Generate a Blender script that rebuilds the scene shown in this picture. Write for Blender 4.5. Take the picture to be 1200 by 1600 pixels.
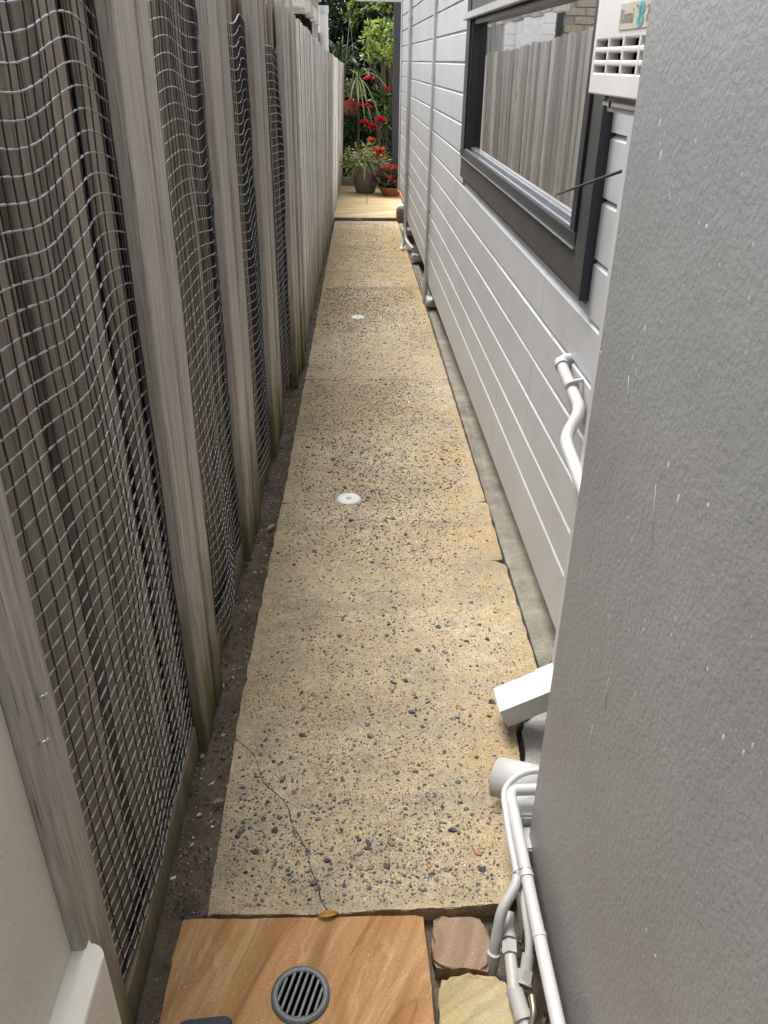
import bpy, bmesh, math, random
import numpy as np
from mathutils import Vector, Matrix, noise
rad = math.radians
for o in list(bpy.data.objects): bpy.data.objects.remove(o, do_unlink=True)
SC = bpy.context.scene
COL = SC.collection
random.seed(7); RNG = np.random.default_rng(7)

# ------------------------------------------------------------------ camera
H = 1.6; S = 0.018                      # eye height, fall of the ground per metre
VF = (560, 95); VV = (568, 3080)        # vanishing points of the passage and of the verticals (photo pixels)
FP = math.sqrt(-((VF[0]-600)*(VV[0]-600) + (VF[1]-800)*(VV[1]-800)))
F_ = Vector((VF[0]-600, VF[1]-800, FP)).normalized()
D_ = Vector((VV[0]-600, VV[1]-800, FP)).normalized()
X_ = D_.cross(F_)
cam = bpy.data.cameras.new('camera'); cam_o = bpy.data.objects.new('camera', cam); COL.objects.link(cam_o)
cam.sensor_fit = 'VERTICAL'; cam.sensor_height = 24; cam.lens = 24*FP/1600
cam.clip_start = 0.02; cam.clip_end = 600
right = Vector((X_[0], F_[0], -D_[0])); up = -Vector((X_[1], F_[1], -D_[1])); back = -Vector((X_[2], F_[2], -D_[2]))
M = Matrix((right, up, back)).transposed().to_4x4(); M.translation = (0, 0, H)
cam_o.matrix_world = M
SC.camera = cam_o
SC.render.resolution_x = 768; SC.render.resolution_y = 1024

# ------------------------------------------------------------------ sky, sun, exposure
SUN_EL, SUN_AZ = 58, -26                # azimuth from +Y (down the passage), negative = over the fence
wd = bpy.data.worlds.new('World'); SC.world = wd; wd.use_nodes = True
wn = wd.node_tree.nodes; wl = wd.node_tree.links
sky = wn.new('ShaderNodeTexSky'); sky.sky_type = 'NISHITA'; sky.sun_disc = False
sky.sun_elevation = rad(SUN_EL); sky.sun_rotation = rad(SUN_AZ)
sky.air_density = 1.0; sky.dust_density = 3.0; sky.ozone_density = 1.0
hs = wn.new('ShaderNodeHueSaturation'); hs.inputs['Saturation'].default_value = 0.22
wl.new(sky.outputs[0], hs.inputs['Color'])
wl.new(hs.outputs[0], wn['Background'].inputs['Color'])
wn['Background'].inputs['Strength'].default_value = 0.15
sl = bpy.data.lights.new('sun', 'SUN'); sl.energy = 1.5; sl.angle = rad(30); sl.color = (1, .965, .91)
so = bpy.data.objects.new('sun', sl); COL.objects.link(so)
sd = Vector((math.sin(rad(SUN_AZ))*math.cos(rad(SUN_EL)), math.cos(rad(SUN_AZ))*math.cos(rad(SUN_EL)), math.sin(rad(SUN_EL))))
so.rotation_euler = sd.to_track_quat('Z', 'Y').to_euler()
SC.view_settings.view_transform = 'Standard'; SC.view_settings.look = 'None'
SC.view_settings.exposure = 1.66; SC.view_settings.gamma = 1.0
SC.view_settings.use_curve_mapping = False
SC.render.engine = 'CYCLES'
SC.cycles.max_bounces = 6; SC.cycles.diffuse_bounces = 3; SC.cycles.glossy_bounces = 3; SC.cycles.transparent_max_bounces = 8
SC.cycles.caustics_reflective = False; SC.cycles.caustics_refractive = False

# ------------------------------------------------------------------ material helpers
def mat(name, rough=.6, spec=.3, metal=0.0):
    m = bpy.data.materials.new(name); m.use_nodes = True
    b = m.node_tree.nodes['Principled BSDF']
    b.inputs['Roughness'].default_value = rough; b.inputs['Metallic'].default_value = metal
    b.inputs['Specular IOR Level'].default_value = spec
    return m, m.node_tree.nodes, m.node_tree.links, b
def pos(n, l, scale=(1, 1, 1), rnd=0.0):
    g = n.new('ShaderNodeNewGeometry'); mp = n.new('ShaderNodeMapping'); mp.inputs['Scale'].default_value = scale
    src = g.outputs['Position']
    if rnd:
        oi = n.new('ShaderNodeObjectInfo'); ml = n.new('ShaderNodeVectorMath'); ml.operation = 'SCALE'
        cx = n.new('ShaderNodeCombineXYZ')
        for k in range(3): l.new(oi.outputs['Random'], cx.inputs[k])
        l.new(cx.outputs[0], ml.inputs[0]); ml.inputs['Scale'].default_value = rnd
        ad = n.new('ShaderNodeVectorMath'); l.new(src, ad.inputs[0]); l.new(ml.outputs[0], ad.inputs[1]); src = ad.outputs[0]
    l.new(src, mp.inputs['Vector']); return mp.outputs[0]
def nz(n, l, vec, scale, detail=4, rough=.55, dist=0):
    t = n.new('ShaderNodeTexNoise'); t.inputs['Scale'].default_value = scale; t.inputs['Detail'].default_value = detail
    t.inputs['Roughness'].default_value = rough; t.inputs['Distortion'].default_value = dist
    l.new(vec, t.inputs['Vector']); return t.outputs['Fac']
def vor(n, l, vec, scale, feature='F1', out='Distance', rnd=1):
    t = n.new('ShaderNodeTexVoronoi'); t.feature = feature; t.inputs['Scale'].default_value = scale
    t.inputs['Randomness'].default_value = rnd
    l.new(vec, t.inputs['Vector']); return t.outputs[out]
def vor2(n, l, vec, scale):
    t = n.new('ShaderNodeTexVoronoi'); t.inputs['Scale'].default_value = scale; l.new(vec, t.inputs['Vector'])
    sp = n.new('ShaderNodeSeparateColor'); l.new(t.outputs['Color'], sp.inputs[0]); return t.outputs['Distance'], sp
def ramp(n, l, fac, stops, interp='LINEAR'):
    r = n.new('ShaderNodeValToRGB'); cr = r.color_ramp; cr.interpolation = interp
    while len(cr.elements) < len(stops): cr.elements.new(.5)
    for e, (p, c) in zip(cr.elements, stops):
        e.position = p; e.color = (*c, 1) if not isinstance(c, (int, float)) else (c, c, c, 1)
    l.new(fac, r.inputs['Fac']); return r.outputs['Color']
def mix(n, l, a, b, fac, mode='MIX'):
    m = n.new('ShaderNodeMix'); m.data_type = 'RGBA'; m.blend_type = mode
    for s, v in ((m.inputs[0], fac), (m.inputs[6], a), (m.inputs[7], b)):
        if hasattr(v, 'is_linked'): l.new(v, s)
        elif isinstance(v, (int, float)): s.default_value = v if s.type == 'VALUE' else (v, v, v, 1)
        else: s.default_value = (*v, 1)
    return m.outputs[2]
def mth(n, l, op, a, b=0.0, clamp=False):
    m = n.new('ShaderNodeMath'); m.operation = op; m.use_clamp = clamp
    for s, v in ((m.inputs[0], a), (m.inputs[1], b)):
        if hasattr(v, 'is_linked'): l.new(v, s)
        else: s.default_value = v
    return m.outputs[0]
def mrange(n, l, v, a, b, c=0.0, d=1.0):
    m = n.new('ShaderNodeMapRange'); m.inputs[1].default_value = a; m.inputs[2].default_value = b
    m.inputs[3].default_value = c; m.inputs[4].default_value = d
    l.new(v, m.inputs[0]); return m.outputs[0]
def bump(n, l, b, h, strength=.3, dist=.01):
    t = n.new('ShaderNodeBump'); t.inputs['Strength'].default_value = strength; t.inputs['Distance'].default_value = dist
    l.new(h, t.inputs['Height']); l.new(t.outputs[0], b.inputs['Normal'])
def axis(n, l, k):
    g = n.new('ShaderNodeNewGeometry'); s = n.new('ShaderNodeSeparateXYZ'); l.new(g.outputs['Position'], s.inputs[0]); return s.outputs[k]
MT = {}
def plain(name, col, rough=.5, spec=.3, metal=0.0, var=.12, scale=14, bmp=.0, bscale=120):
    m, n, l, b = mat(name, rough, spec, metal)
    v = pos(n, l)
    f = nz(n, l, v, scale, 5)
    lo = tuple(c*(1-var) for c in col); hi = tuple(min(1, c*(1+var)) for c in col)
    l.new(ramp(n, l, f, [(.3, lo), (.7, hi)]), b.inputs['Base Color'])
    if bmp: bump(n, l, b, nz(n, l, v, bscale, 4), bmp, .003)
    MT[name] = m; return m

# wood: weathered palings, grain along z
def wood(name, lo, hi, dark, algae=.8, tone=.35):
    m, n, l, b = mat(name, .85, .15)
    v = pos(n, l, (34, 34, 1.1), 37.0); fine = nz(n, l, v, 3.0, 8, .72, .5)
    v2 = pos(n, l, (16, 16, .7), 61.0); big = nz(n, l, v2, 1.6, 4, .55, .3)
    v3 = pos(n, l, (90, 90, 2.2), 11.0); crk = nz(n, l, v3, 2.2, 5, .6)
    v4 = pos(n, l, (210, 210, 5), 3.0); fib = nz(n, l, v4, 1.6, 5, .7, .3)
    c = ramp(n, l, fine, [(.30, lo), (.66, hi)])
    c = mix(n, l, c, mrange(n, l, fib, .3, .7, .70, 1.22), 1.0, 'MULTIPLY')
    c = mix(n, l, c, dark, mrange(n, l, big, .52, .74, 0, .7))
    c = mix(n, l, c, tuple(k*.35 for k in dark), ramp(n, l, crk, [(.62, 0.0), (.70, .85)]))
    oi = n.new('ShaderNodeObjectInfo')
    tn = mrange(n, l, oi.outputs['Random'], 0, 1, 1-tone, 1+tone*.55)
    c = mix(n, l, c, tn, 1.0, 'MULTIPLY')
    z = mth(n, l, 'ADD', axis(n, l, 2), mth(n, l, 'MULTIPLY', axis(n, l, 1), S)); va = pos(n, l, (7, 7, 1.8), 5.0)
    al = nz(n, l, va, 2.4, 5, .62)
    zz = mth(n, l, 'ADD', z, mth(n, l, 'MULTIPLY', al, -.75))
    am = mrange(n, l, zz, .16, -.28, 0, algae)
    c = mix(n, l, c, (.125, .118, .036), am)
    dk = mrange(n, l, mth(n, l, 'ADD', z, mth(n, l, 'MULTIPLY', al, -.22)), -.02, -.2, 0, .6)   # wet rot and soil splash at the foot
    c = mix(n, l, c, (.05, .04, .028), dk)
    l.new(c, b.inputs['Base Color'])
    bump(n, l, b, mth(n, l, 'ADD', mth(n, l, 'MULTIPLY', mth(n, l, 'ADD', fine, fib), .5), mth(n, l, 'MULTIPLY', crk, .4)), .55, .004)
    MT[name] = m
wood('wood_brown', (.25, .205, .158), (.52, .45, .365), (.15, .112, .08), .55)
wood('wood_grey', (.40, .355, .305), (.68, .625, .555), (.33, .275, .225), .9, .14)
wood('wood_skylit', (.46, .425, .38), (.90, .86, .80), (.27, .23, .19), .6, .42)  # far boards: open-sky brightness put into the wood colour

# exposed-aggregate path
def concrete():
    m, n, l, b = mat('path_concrete', .82, .25)
    v = pos(n, l)
    big = nz(n, l, v, 1.3, 4, .6, .4); mid = nz(n, l, v, 6.0, 5, .6); fin = nz(n, l, v, 210, 3, .6)
    c = ramp(n, l, big, [(.30, (.33, .25, .140)), (.5, (.41, .325, .20)), (.68, (.48, .40, .27))])
    c = mix(n, l, c, (.27, .235, .175), ramp(n, l, mid, [(.50, 0.0), (.72, .7)]))
    c = mix(n, l, c, mrange(n, l, nz(n, l, v, 34, 5, .75), .25, .75, .70, 1.28), 1.0, 'MULTIPLY')
    y = axis(n, l, 1); x = axis(n, l, 0)
    rust = mth(n, l, 'MULTIPLY', mrange(n, l, x, .25, .5), mrange(n, l, nz(n, l, v, 3.2, 4), .45, .68), True)
    c = mix(n, l, c, (.42, .25, .09), mth(n, l, 'MULTIPLY', rust, .6))
    yel = mth(n, l, 'MULTIPLY', mrange(n, l, y, 5.5, 8.0), mrange(n, l, nz(n, l, pos(n, l, (1, 2.2, 1)), 2.0, 4), .35, .62), True)
    c = mix(n, l, c, (.47, .32, .125), mth(n, l, 'MULTIPLY', yel, .55))
    c = mix(n, l, c, (.25, .215, .155), ramp(n, l, nz(n, l, pos(n, l, (.6, 3.2, 1)), 1.7, 5, .65), [(.52, 0.0), (.68, .6)]))
    c = mix(n, l, c, mrange(n, l, fin, .25, .75, .72, 1.22), 1.0, 'MULTIPLY')
    # fine grit and small stones pressed into the surface
    patch = ramp(n, l, nz(n, l, v, 2.1, 3), [(.34, .45), (.56, 1.0)])
    for sc, th, den in ((260, .30, .48), (130, .30, .55)):
        d, sp = vor2(n, l, v, sc)
        on = mth(n, l, 'MULTIPLY', ramp(n, l, d, [(th, 1.0), (th+.06, 0.0)]), ramp(n, l, sp.outputs[0], [(den, 0.0), (den+.02, 1.0)]))
        on = mth(n, l, 'MULTIPLY', on, patch)
        sc_col = ramp(n, l, sp.outputs[1], [(0, (.06, .06, .065)), (.35, (.11, .085, .06)), (.62, (.16, .125, .09)), (.85, (.09, .10, .12)), (.97, (.42, .21, .10))], 'CONSTANT')
        c = mix(n, l, c, sc_col, mth(n, l, 'MULTIPLY', on, .85))
    # damp dirt stains
    st = ramp(n, l, nz(n, l, pos(n, l, (1.2, 1.8, 1)), 3.4, 5, .65), [(.58, 0.0), (.74, .55)])
    c = mix(n, l, c, (.22, .175, .12), st)
    l.new(c, b.inputs['Base Color'])
    bump(n, l, b, mth(n, l, 'ADD', fin, vor(n, l, v, 170)), .45, .003)
    MT['path_concrete'] = m
concrete()

def earth(name, a, bb, stones=True):
    m, n, l, b = mat(name, .9, .2); v = pos(n, l)
    c = ramp(n, l, nz(n, l, v, 11, 7, .65), [(.3, a), (.7, bb)])
    d, sp = vor2(n, l, v, 120)
    if stones: c = mix(n, l, c, ramp(n, l, sp.outputs[1], [(0, (.12, .1, .08)), (.6, (.3, .26, .2)), (.9, (.5, .46, .4))], 'CONSTANT'), mth(n, l, 'MULTIPLY', ramp(n, l, d, [(.2, 1.0), (.3, 0.0)]), ramp(n, l, sp.outputs[0], [(.7, 0.0), (.72, .8)])))
    l.new(c, b.inputs['Base Color']); bump(n, l, b, nz(n, l, v, 60, 6, .7), .8, .012); MT[name] = m
earth('soil', (.075, .058, .043), (.19, .152, .112)); earth('ground_earth', (.10, .085, .065), (.2, .17, .13))

def grey_concrete(name, a, bb):
    m, n, l, b = mat(name, .88, .2); v = pos(n, l)
    c = ramp(n, l, nz(n, l, v, 9, 7, .65), [(.28, a), (.72, bb)])
    c = mix(n, l, c, mrange(n, l, nz(n, l, v, 180, 3), .3, .7, .75, 1.2), 1.0, 'MULTIPLY')
    l.new(c, b.inputs['Base Color']); bump(n, l, b, nz(n, l, v, 75, 6, .65), .6, .006); MT[name] = m
grey_concrete('kerb_concrete', (.14, .125, .098), (.32, .295, .24)); grey_concrete('mortar', (.22, .215, .20), (.40, .39, .365))

def sandstone(name, cols, wscale, rotz, dist=3.5):
    m, n, l, b = mat(name, .85, .2)
    g = n.new('ShaderNodeNewGeometry'); mp = n.new('ShaderNodeMapping'); mp.inputs['Rotation'].default_value = (0, 0, rotz)
    l.new(g.outputs['Position'], mp.inputs['Vector'])
    w = n.new('ShaderNodeTexWave'); w.inputs['Scale'].default_value = wscale; w.inputs['Distortion'].default_value = dist
    w.inputs['Detail'].default_value = 3; w.inputs['Detail Scale'].default_value = 1.4
    l.new(mp.outputs[0], w.inputs['Vector'])
    st = n.new('ShaderNodeMapping'); st.inputs['Scale'].default_value = (4.2, .7, 1); l.new(mp.outputs[0], st.inputs['Vector'])
    s2 = nz(n, l, st.outputs[0], 2.3, 5, .55, .9)
    c = ramp(n, l, s2, cols)
    c = mix(n, l, c, tuple(k*.72 for k in cols[1][1]), mth(n, l, 'MULTIPLY', ramp(n, l, w.outputs['Fac'], [(.72, 0.0), (.95, 1.0)]), .45))
    st2 = n.new('ShaderNodeMapping'); st2.inputs['Scale'].default_value = (26, 1.2, 1); l.new(mp.outputs[0], st2.inputs['Vector'])
    c = mix(n, l, c, mrange(n, l, nz(n, l, st2.outputs[0], 1.5, 5, .6, .4), .3, .7, .80, 1.14), 1.0, 'MULTIPLY')
    v = pos(n, l)
    c = mix(n, l, c, mrange(n, l, nz(n, l, v, 320, 2), .25, .75, .78, 1.2), 1.0, 'MULTIPLY')
    d, sp = vor2(n, l, v, 60)
    c = mix(n, l, c, (.6, .57, .5), mth(n, l, 'MULTIPLY', ramp(n, l, d, [(.05, 1.0), (.09, 0.0)]), ramp(n, l, sp.outputs[0], [(.8, 0.0), (.82, .8)])))
    l.new(c, b.inputs['Base Color']); bump(n, l, b, nz(n, l, v, 240, 4, .7), .5, .003); MT[name] = m
sandstone('sandstone_orange', [(.30, (.22, .105, .045)), (.36, (.34, .175, .075)), (.41, (.28, .135, .055)), (.45, (.37, .20, .085)), (.56, (.40, .225, .10)), (.60, (.47, .30, .15)), (.625, (.39, .22, .098)), (.70, (.43, .26, .125))], 3.0, rad(22))
sandstone('sandstone_yellow', [(.25, (.30, .22, .10)), (.5, (.40, .32, .17)), (.8, (.47, .40, .26))], 5, rad(60), 6)
sandstone('sandstone_pink', [(.25, (.20, .125, .085)), (.5, (.30, .20, .135)), (.8, (.37, .265, .185))], 5, rad(20), 6)
sandstone('sandstone_pale', [(.25, (.34, .23, .11)), (.5, (.47, .35, .19)), (.8, (.58, .47, .30))], .9, rad(68), 5)

# painted boards / render
def paint(name, col, rough, bscale, bstr, bdist, spots=0.0, streak=0.0, lump=0.0):
    m, n, l, b = mat(name, rough, .4); v = pos(n, l)
    c = ramp(n, l, nz(n, l, v, 2.6, 5, .6), [(.3, tuple(k*.90 for k in col)), (.7, tuple(k*1.06 for k in col))])
    if streak:
        c = mix(n, l, c, tuple(k*.72 for k in col), mth(n, l, 'MULTIPLY', ramp(n, l, nz(n, l, pos(n, l, (9, 9, .9)), 2.2, 5), [(.55, 0.0), (.8, 1.0)]), streak))
    if spots:
        for sc, den in ((30, .955-.05*spots), (70, .965-.04*spots)):
            d, sp = vor2(n, l, pos(n, l, (1, 1.2, .8)), sc)
            clu = ramp(n, l, nz(n, l, v, 3.1, 2), [(.47, 0.0), (.58, 1.0)])
            on = mth(n, l, 'MULTIPLY', ramp(n, l, d, [(.10, 1.0), (.15, 0.0)]), ramp(n, l, sp.outputs[0], [(den, 0.0), (den+.005, 1.0)]))
            c = mix(n, l, c, (.86, .86, .84), mth(n, l, 'MULTIPLY', on, clu))
    l.new(c, b.inputs['Base Color'])
    h = nz(n, l, v, bscale, 5, .6)
    if lump: h = mth(n, l, 'ADD', h, mth(n, l, 'MULTIPLY', nz(n, l, v, bscale*.18, 4), lump))
    bump(n, l, b, h, bstr, bdist); MT[name] = m
paint('board_paint', (.485, .492, .500), .42, 90, .10, .002, .35, .12)
paint('board_white', (.80, .80, .79), .45, 90, .08, .002)
paint('render_dimmed', (.272, .274, .274), .42, 110, .36, .004, 1.0, 0, 1.0)  # same paint as the boards, darkened in colour for the weaker light here
paint('render_cream', (.82, .775, .67), .75, 120, .8, .004, 0, .35, .5)
paint('plinth_cream', (.86, .83, .74), .7, 90, .5, .004, 0, .3)
paint('pvc_white', (.50, .50, .495), .38, 60, .06, .002, 0, .12)
paint('pvc_weather', (.42, .415, .395), .45, 60, .10, .002, 0, .45)
paint('heater_white', (.62, .61, .585), .42, 70, .05, .002, 0, .18)
paint('conduit_grey', (.60, .605, .61), .4, 60, .05, .002)
plain('frame_black', (.018, .021, .028), .28, .5, 0, .2); plain('frame_char', (.060, .057, .053), .5, .35, 0, .15, 8)
plain('alu', (.62, .66, .70), .22, .5, .9, .1); plain('void_shade', (.005, .0045, .004), .95, .0)  # near-black colour stands in for the shade inside openings
plain('post_charcoal', (.052, .052, .060), .55, .3); plain('grate_metal', (.085, .088, .092), .48, .4, .2, .2, 60, .2)
plain('rubber', (.030, .032, .037), .6, .3, 0, .2, 60, .2)
plain('cap_white', (.60, .60, .59), .45, .35, 0, .05); plain('screw_grey', (.25, .25, .26), .4, .5, .6)
plain('galv', (.50, .51, .52), .35, .5, .8, .15, 80); plain('wire_light', (.34, .355, .37), .38, .5, .55, .12, 90); plain('wire_dark', (.050, .052, .056), .5, .4, .3, .2, 90)
plain('brass_dull', (.24, .21, .16), .4, .5, .7, .3, 60)
plain('label_beige', (.45, .40, .31), .5); plain('ink_grey', (.20, .20, .21), .5); plain('ink_blue', (.07, .27, .34), .45); plain('ink_red', (.4, .05, .04), .5)
plain('terracotta', (.30, .105, .050), .75, .2, 0, .2, 30, .2); plain('pot_taupe', (.145, .12, .10), .5, .3, 0, .15, 20, .1)
plain('bark', (.12, .095, .07), .9, .1, 0, .4, 40, .6, 60); plain('stem_green', (.12, .15, .05), .7)
plain('roof_white', (.75, .76, .77), .4, .4); plain('copper', (.42, .19, .09), .5, .4, .2); plain('brick_brown', (.20, .135, .09), .85, .2, 0, .35, 40, .4)
plain('room_wall', (.42, .40, .36), .8); plain('bench_top', (.55, .53, .49), .35); plain('bottle_white', (.78, .77, .74), .35); plain('jar_amber', (.28, .17, .08), .2, .5)
plain('hose_cream', (.55, .46, .30), .5)
plain('mint_board', (.62, .72, .66), .5, .3, 0, .05); plain('pebble_bed', (.2, .18, .15), .9)
plain('brick_tan', (.42, .36, .28), .85, .2, 0, .25, 30, .4); plain('brick_mortar', (.36, .34, .30), .9)

def attr_mat(name, rough, spec, trans=0.0, tint=(1, 1, 1)):
    m, n, l, b = mat(name, rough, spec)
    a = n.new('ShaderNodeAttribute'); a.attribute_name = 'Col'
    c = a.outputs['Color']
    if tint != (1, 1, 1): c = mix(n, l, c, tint, 1.0, 'MULTIPLY')
    l.new(c, b.inputs['Base Color'])
    if trans:
        t = n.new('ShaderNodeBsdfTranslucent'); l.new(c, t.inputs['Color']); ms = n.new('ShaderNodeMixShader'); ms.inputs[0].default_value = trans
        out = n['Material Output']; l.new(b.outputs[0], ms.inputs[1]); l.new(t.outputs[0], ms.inputs[2]); l.new(ms.outputs[0], out.inputs['Surface'])
    MT[name] = m
attr_mat('pebble', .6, .35); attr_mat('leaf', .38, .45, .3); attr_mat('petal', .55, .25, .35)
def glass():
    m = bpy.data.materials.new('window_glass'); m.use_nodes = True; n = m.node_tree.nodes; l = m.node_tree.links
    n.remove(n['Principled BSDF'])
    fr = n.new('ShaderNodeFresnel'); fr.inputs['IOR'].default_value = 1.62
    tr = n.new('ShaderNodeBsdfTransparent'); tr.inputs[0].default_value = (.86, .90, .88, 1)
    gl = n.new('ShaderNodeBsdfGlossy'); gl.inputs['Roughness'].default_value = .015
    v = pos(n, l); 
    bp = n.new('ShaderNodeBump'); bp.inputs['Strength'].default_value = .02; bp.inputs['Distance'].default_value = .004
    l.new(nz(n, l, v, 3, 2), bp.inputs['Height']); l.new(bp.outputs[0], gl.inputs['Normal'])
    ms = n.new('ShaderNodeMixShader'); f2 = mth(n, l, 'ADD', mth(n, l, 'MULTIPLY', fr.outputs[0], 1.0), .05, True)
    l.new(f2, ms.inputs[0]); l.new(tr.outputs[0], ms.inputs[1]); l.new(gl.outputs[0], ms.inputs[2]); l.new(ms.outputs[0], n['Material Output'].inputs['Surface'])
    MT['window_glass'] = m
glass()

# ------------------------------------------------------------------ object helpers
def tag(o, label=None, cat=None, group=None, kind=None):
    if label: o['label'] = label
    if cat: o['category'] = cat
    if group: o['group'] = group
    if kind: o['kind'] = kind
    return o
def link(name, me, m=None, parent=None):
    o = bpy.data.objects.new(name, me); COL.objects.link(o)
    if m and me is not None and not me.materials: me.materials.append(MT[m])
    if parent: o.parent = parent; o.matrix_parent_inverse = PINV.get(parent.name, Matrix())
    return o
PINV = {}
def thing(name, loc, label, cat, group=None, kind=None):
    o = bpy.data.objects.new(name, None); COL.objects.link(o); o.location = loc; o.empty_display_size = .1
    PINV[o.name] = Matrix.Translation(Vector(loc)).inverted()
    return tag(o, label, cat, group, kind)
def fin(name, bm, m, parent=None, smooth=False, bevel=0.0, seg=2):
    if bevel: bmesh.ops.bevel(bm, geom=[e for e in bm.edges if e.calc_length() > bevel*2.2], offset=bevel, segments=seg, affect='EDGES', clamp_overlap=True)
    bmesh.ops.recalc_face_normals(bm, faces=bm.faces)
    me = bpy.data.meshes.new(name); bm.to_mesh(me); bm.free()
    if smooth: me.polygons.foreach_set('use_smooth', [True]*len(me.polygons))
    o = link(name, me, m, parent)
    PINV[o.name] = PINV.get(parent.name, Matrix()) if parent else Matrix()
    if parent: PINV[o.name] = Matrix()        # children of parts share the part's own frame
    return o
def box(bm, x0, x1, y0, y1, z0, z1):
    vs = [bm.verts.new(p) for p in ((x0,y0,z0),(x1,y0,z0),(x1,y1,z0),(x0,y1,z0),(x0,y0,z1),(x1,y0,z1),(x1,y1,z1),(x0,y1,z1))]
    for f in ((0,3,2,1),(4,5,6,7),(0,1,5,4),(1,2,6,5),(2,3,7,6),(3,0,4,7)): bm.faces.new([vs[i] for i in f])
    return vs
def bx(name, m, parent, x0, x1, y0, y1, z0, z1, bevel=0.0, seg=2):
    bm = bmesh.new(); box(bm, x0, x1, y0, y1, z0, z1); return fin(name, bm, m, parent, False, bevel, seg)
def prism(bm, pts, z0, z1):
    """closed polygon (x, y) pulled from z0(x,y) to z1(x,y); z may be numbers or functions"""
    f0 = z0 if callable(z0) else (lambda x, y: z0); f1 = z1 if callable(z1) else (lambda x, y: z1)
    a = [bm.verts.new((x, y, f0(x, y))) for x, y in pts]; b = [bm.verts.new((x, y, f1(x, y))) for x, y in pts]
    bm.faces.new(a[::-1]); bm.faces.new(b); n = len(pts)
    for i in range(n): bm.faces.new((a[i], a[(i+1) % n], b[(i+1) % n], b[i]))
    return b
def gz(y): return -S*y
def jag(p, q, step, amp, seed=0):
    """polyline p..q with a rough edge, q left out"""
    p = Vector(p); q = Vector(q); L = (q-p).length; k = max(1, int(L/step)); nrm = Vector((-(q-p).y, (q-p).x)).normalized()
    out = []
    for i in range(k):
        t = i/k; a = p.lerp(q, t); w = noise.noise(Vector((a.x*23+seed, a.y*23, seed)))*amp + noise.noise(Vector((a.x*70, a.y*70, seed+5)))*amp*.6
        if i == 0: w = 0
        out.append(tuple(a+nrm*w))
    return out
def ring_outline(pts, step=.02, amp=.004, seed=0):
    out = []
    for i in range(len(pts)): out += jag(pts[i], pts[(i+1) % len(pts)], step, amp, seed+i*3.1)
    return out
def rounded(pts, r=.03, n=6):
    pts = [Vector(p) for p in pts]; out = [pts[0]]
    for i in range(1, len(pts)-1):
        a, b, c = pts[i-1], pts[i], pts[i+1]
        rr = min(r, (a-b).length*.49, (c-b).length*.49)
        p = b+(a-b).normalized()*rr; q = b+(c-b).normalized()*rr
        for k in range(n+1):
            t = k/n; out.append(p*(1-t)**2 + b*2*t*(1-t) + q*t*t)
    out.append(pts[-1]); return out
def tube(bm, pts, r, sides=8, cap=True):
    pts = [Vector(p) for p in pts]; n = len(pts); rings = []; prev = None
    for i, p in enumerate(pts):
        t = (pts[min(i+1, n-1)]-pts[max(i-1, 0)]).normalized()
        if prev is None: u = t.orthogonal().normalized()
        else: u = (prev - t*prev.dot(t)).normalized()
        prev = u; w = t.cross(u); rr = r[i] if isinstance(r, (list, tuple)) else r
        rings.append([bm.verts.new(p+(u*math.cos(a)+w*math.sin(a))*rr) for a in (2*math.pi*k/sides for k in range(sides))])
    for a, b in zip(rings, rings[1:]):
        for k in range(sides): bm.faces.new((a[k], a[(k+1) % sides], b[(k+1) % sides], b[k]))
    if cap: bm.faces.new(rings[0][::-1]); bm.faces.new(rings[-1])
def tb(name, m, parent, pts, r, sides=12, rd=.03, cap=True):
    bm = bmesh.new(); tube(bm, rounded(pts, rd) if len(pts) > 2 else pts, r, sides, cap)
    o = fin(name, bm, m, parent, True); smooth_angle(o); return o
def smooth_angle(o, ang=40):
    me = o.data; me.polygons.foreach_set('use_smooth', [True]*len(me.polygons))
    bm = bmesh.new(); bm.from_mesh(me)
    for e in bm.edges: e.smooth = len(e.link_faces) == 2 and e.calc_face_angle(0) < rad(ang)
    bm.to_mesh(me); bm.free()
def lathe(bm, prof, c, n=28, caps=True):
    rings = []
    for r, z in prof: rings.append([bm.verts.new((c[0]+r*math.cos(2*math.pi*k/n), c[1]+r*math.sin(2*math.pi*k/n), c[2]+z)) for k in range(n)])
    for a, b in zip(rings, rings[1:]):
        for k in range(n): bm.faces.new((a[k], a[(k+1) % n], b[(k+1) % n], b[k]))
    if caps and prof[0][0] > 1e-5: bm.faces.new(rings[0][::-1])
    if caps and prof[-1][0] > 1e-5: bm.faces.new(rings[-1])
def colmesh(name, co, faces, cols, m, parent=None, smooth=False):
    me = bpy.data.meshes.new(name); me.from_pydata(co.tolist() if hasattr(co, 'tolist') else co, [], faces.tolist() if hasattr(faces, 'tolist') else faces)
    at = me.color_attributes.new('Col', 'FLOAT_COLOR', 'POINT')
    at.data.foreach_set('color', np.concatenate([cols, np.ones((len(cols), 1))], 1).astype(np.float32).ravel())
    if smooth: me.polygons.foreach_set('use_smooth', [True]*len(me.polygons))
    me.update(); return link(name, me, m, parent)

# ------------------------------------------------------------------ ground
bm = bmesh.new()
vs = [bm.verts.new((x, y, gz(y)-.055)) for x, y in ((-90, -90), (90, -90), (90, 120), (-90, 120))]; bm.faces.new(vs)
tag(fin('ground', bm, 'ground_earth'), 'bare brown earth under and around the passage', 'ground', kind='structure')

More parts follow.
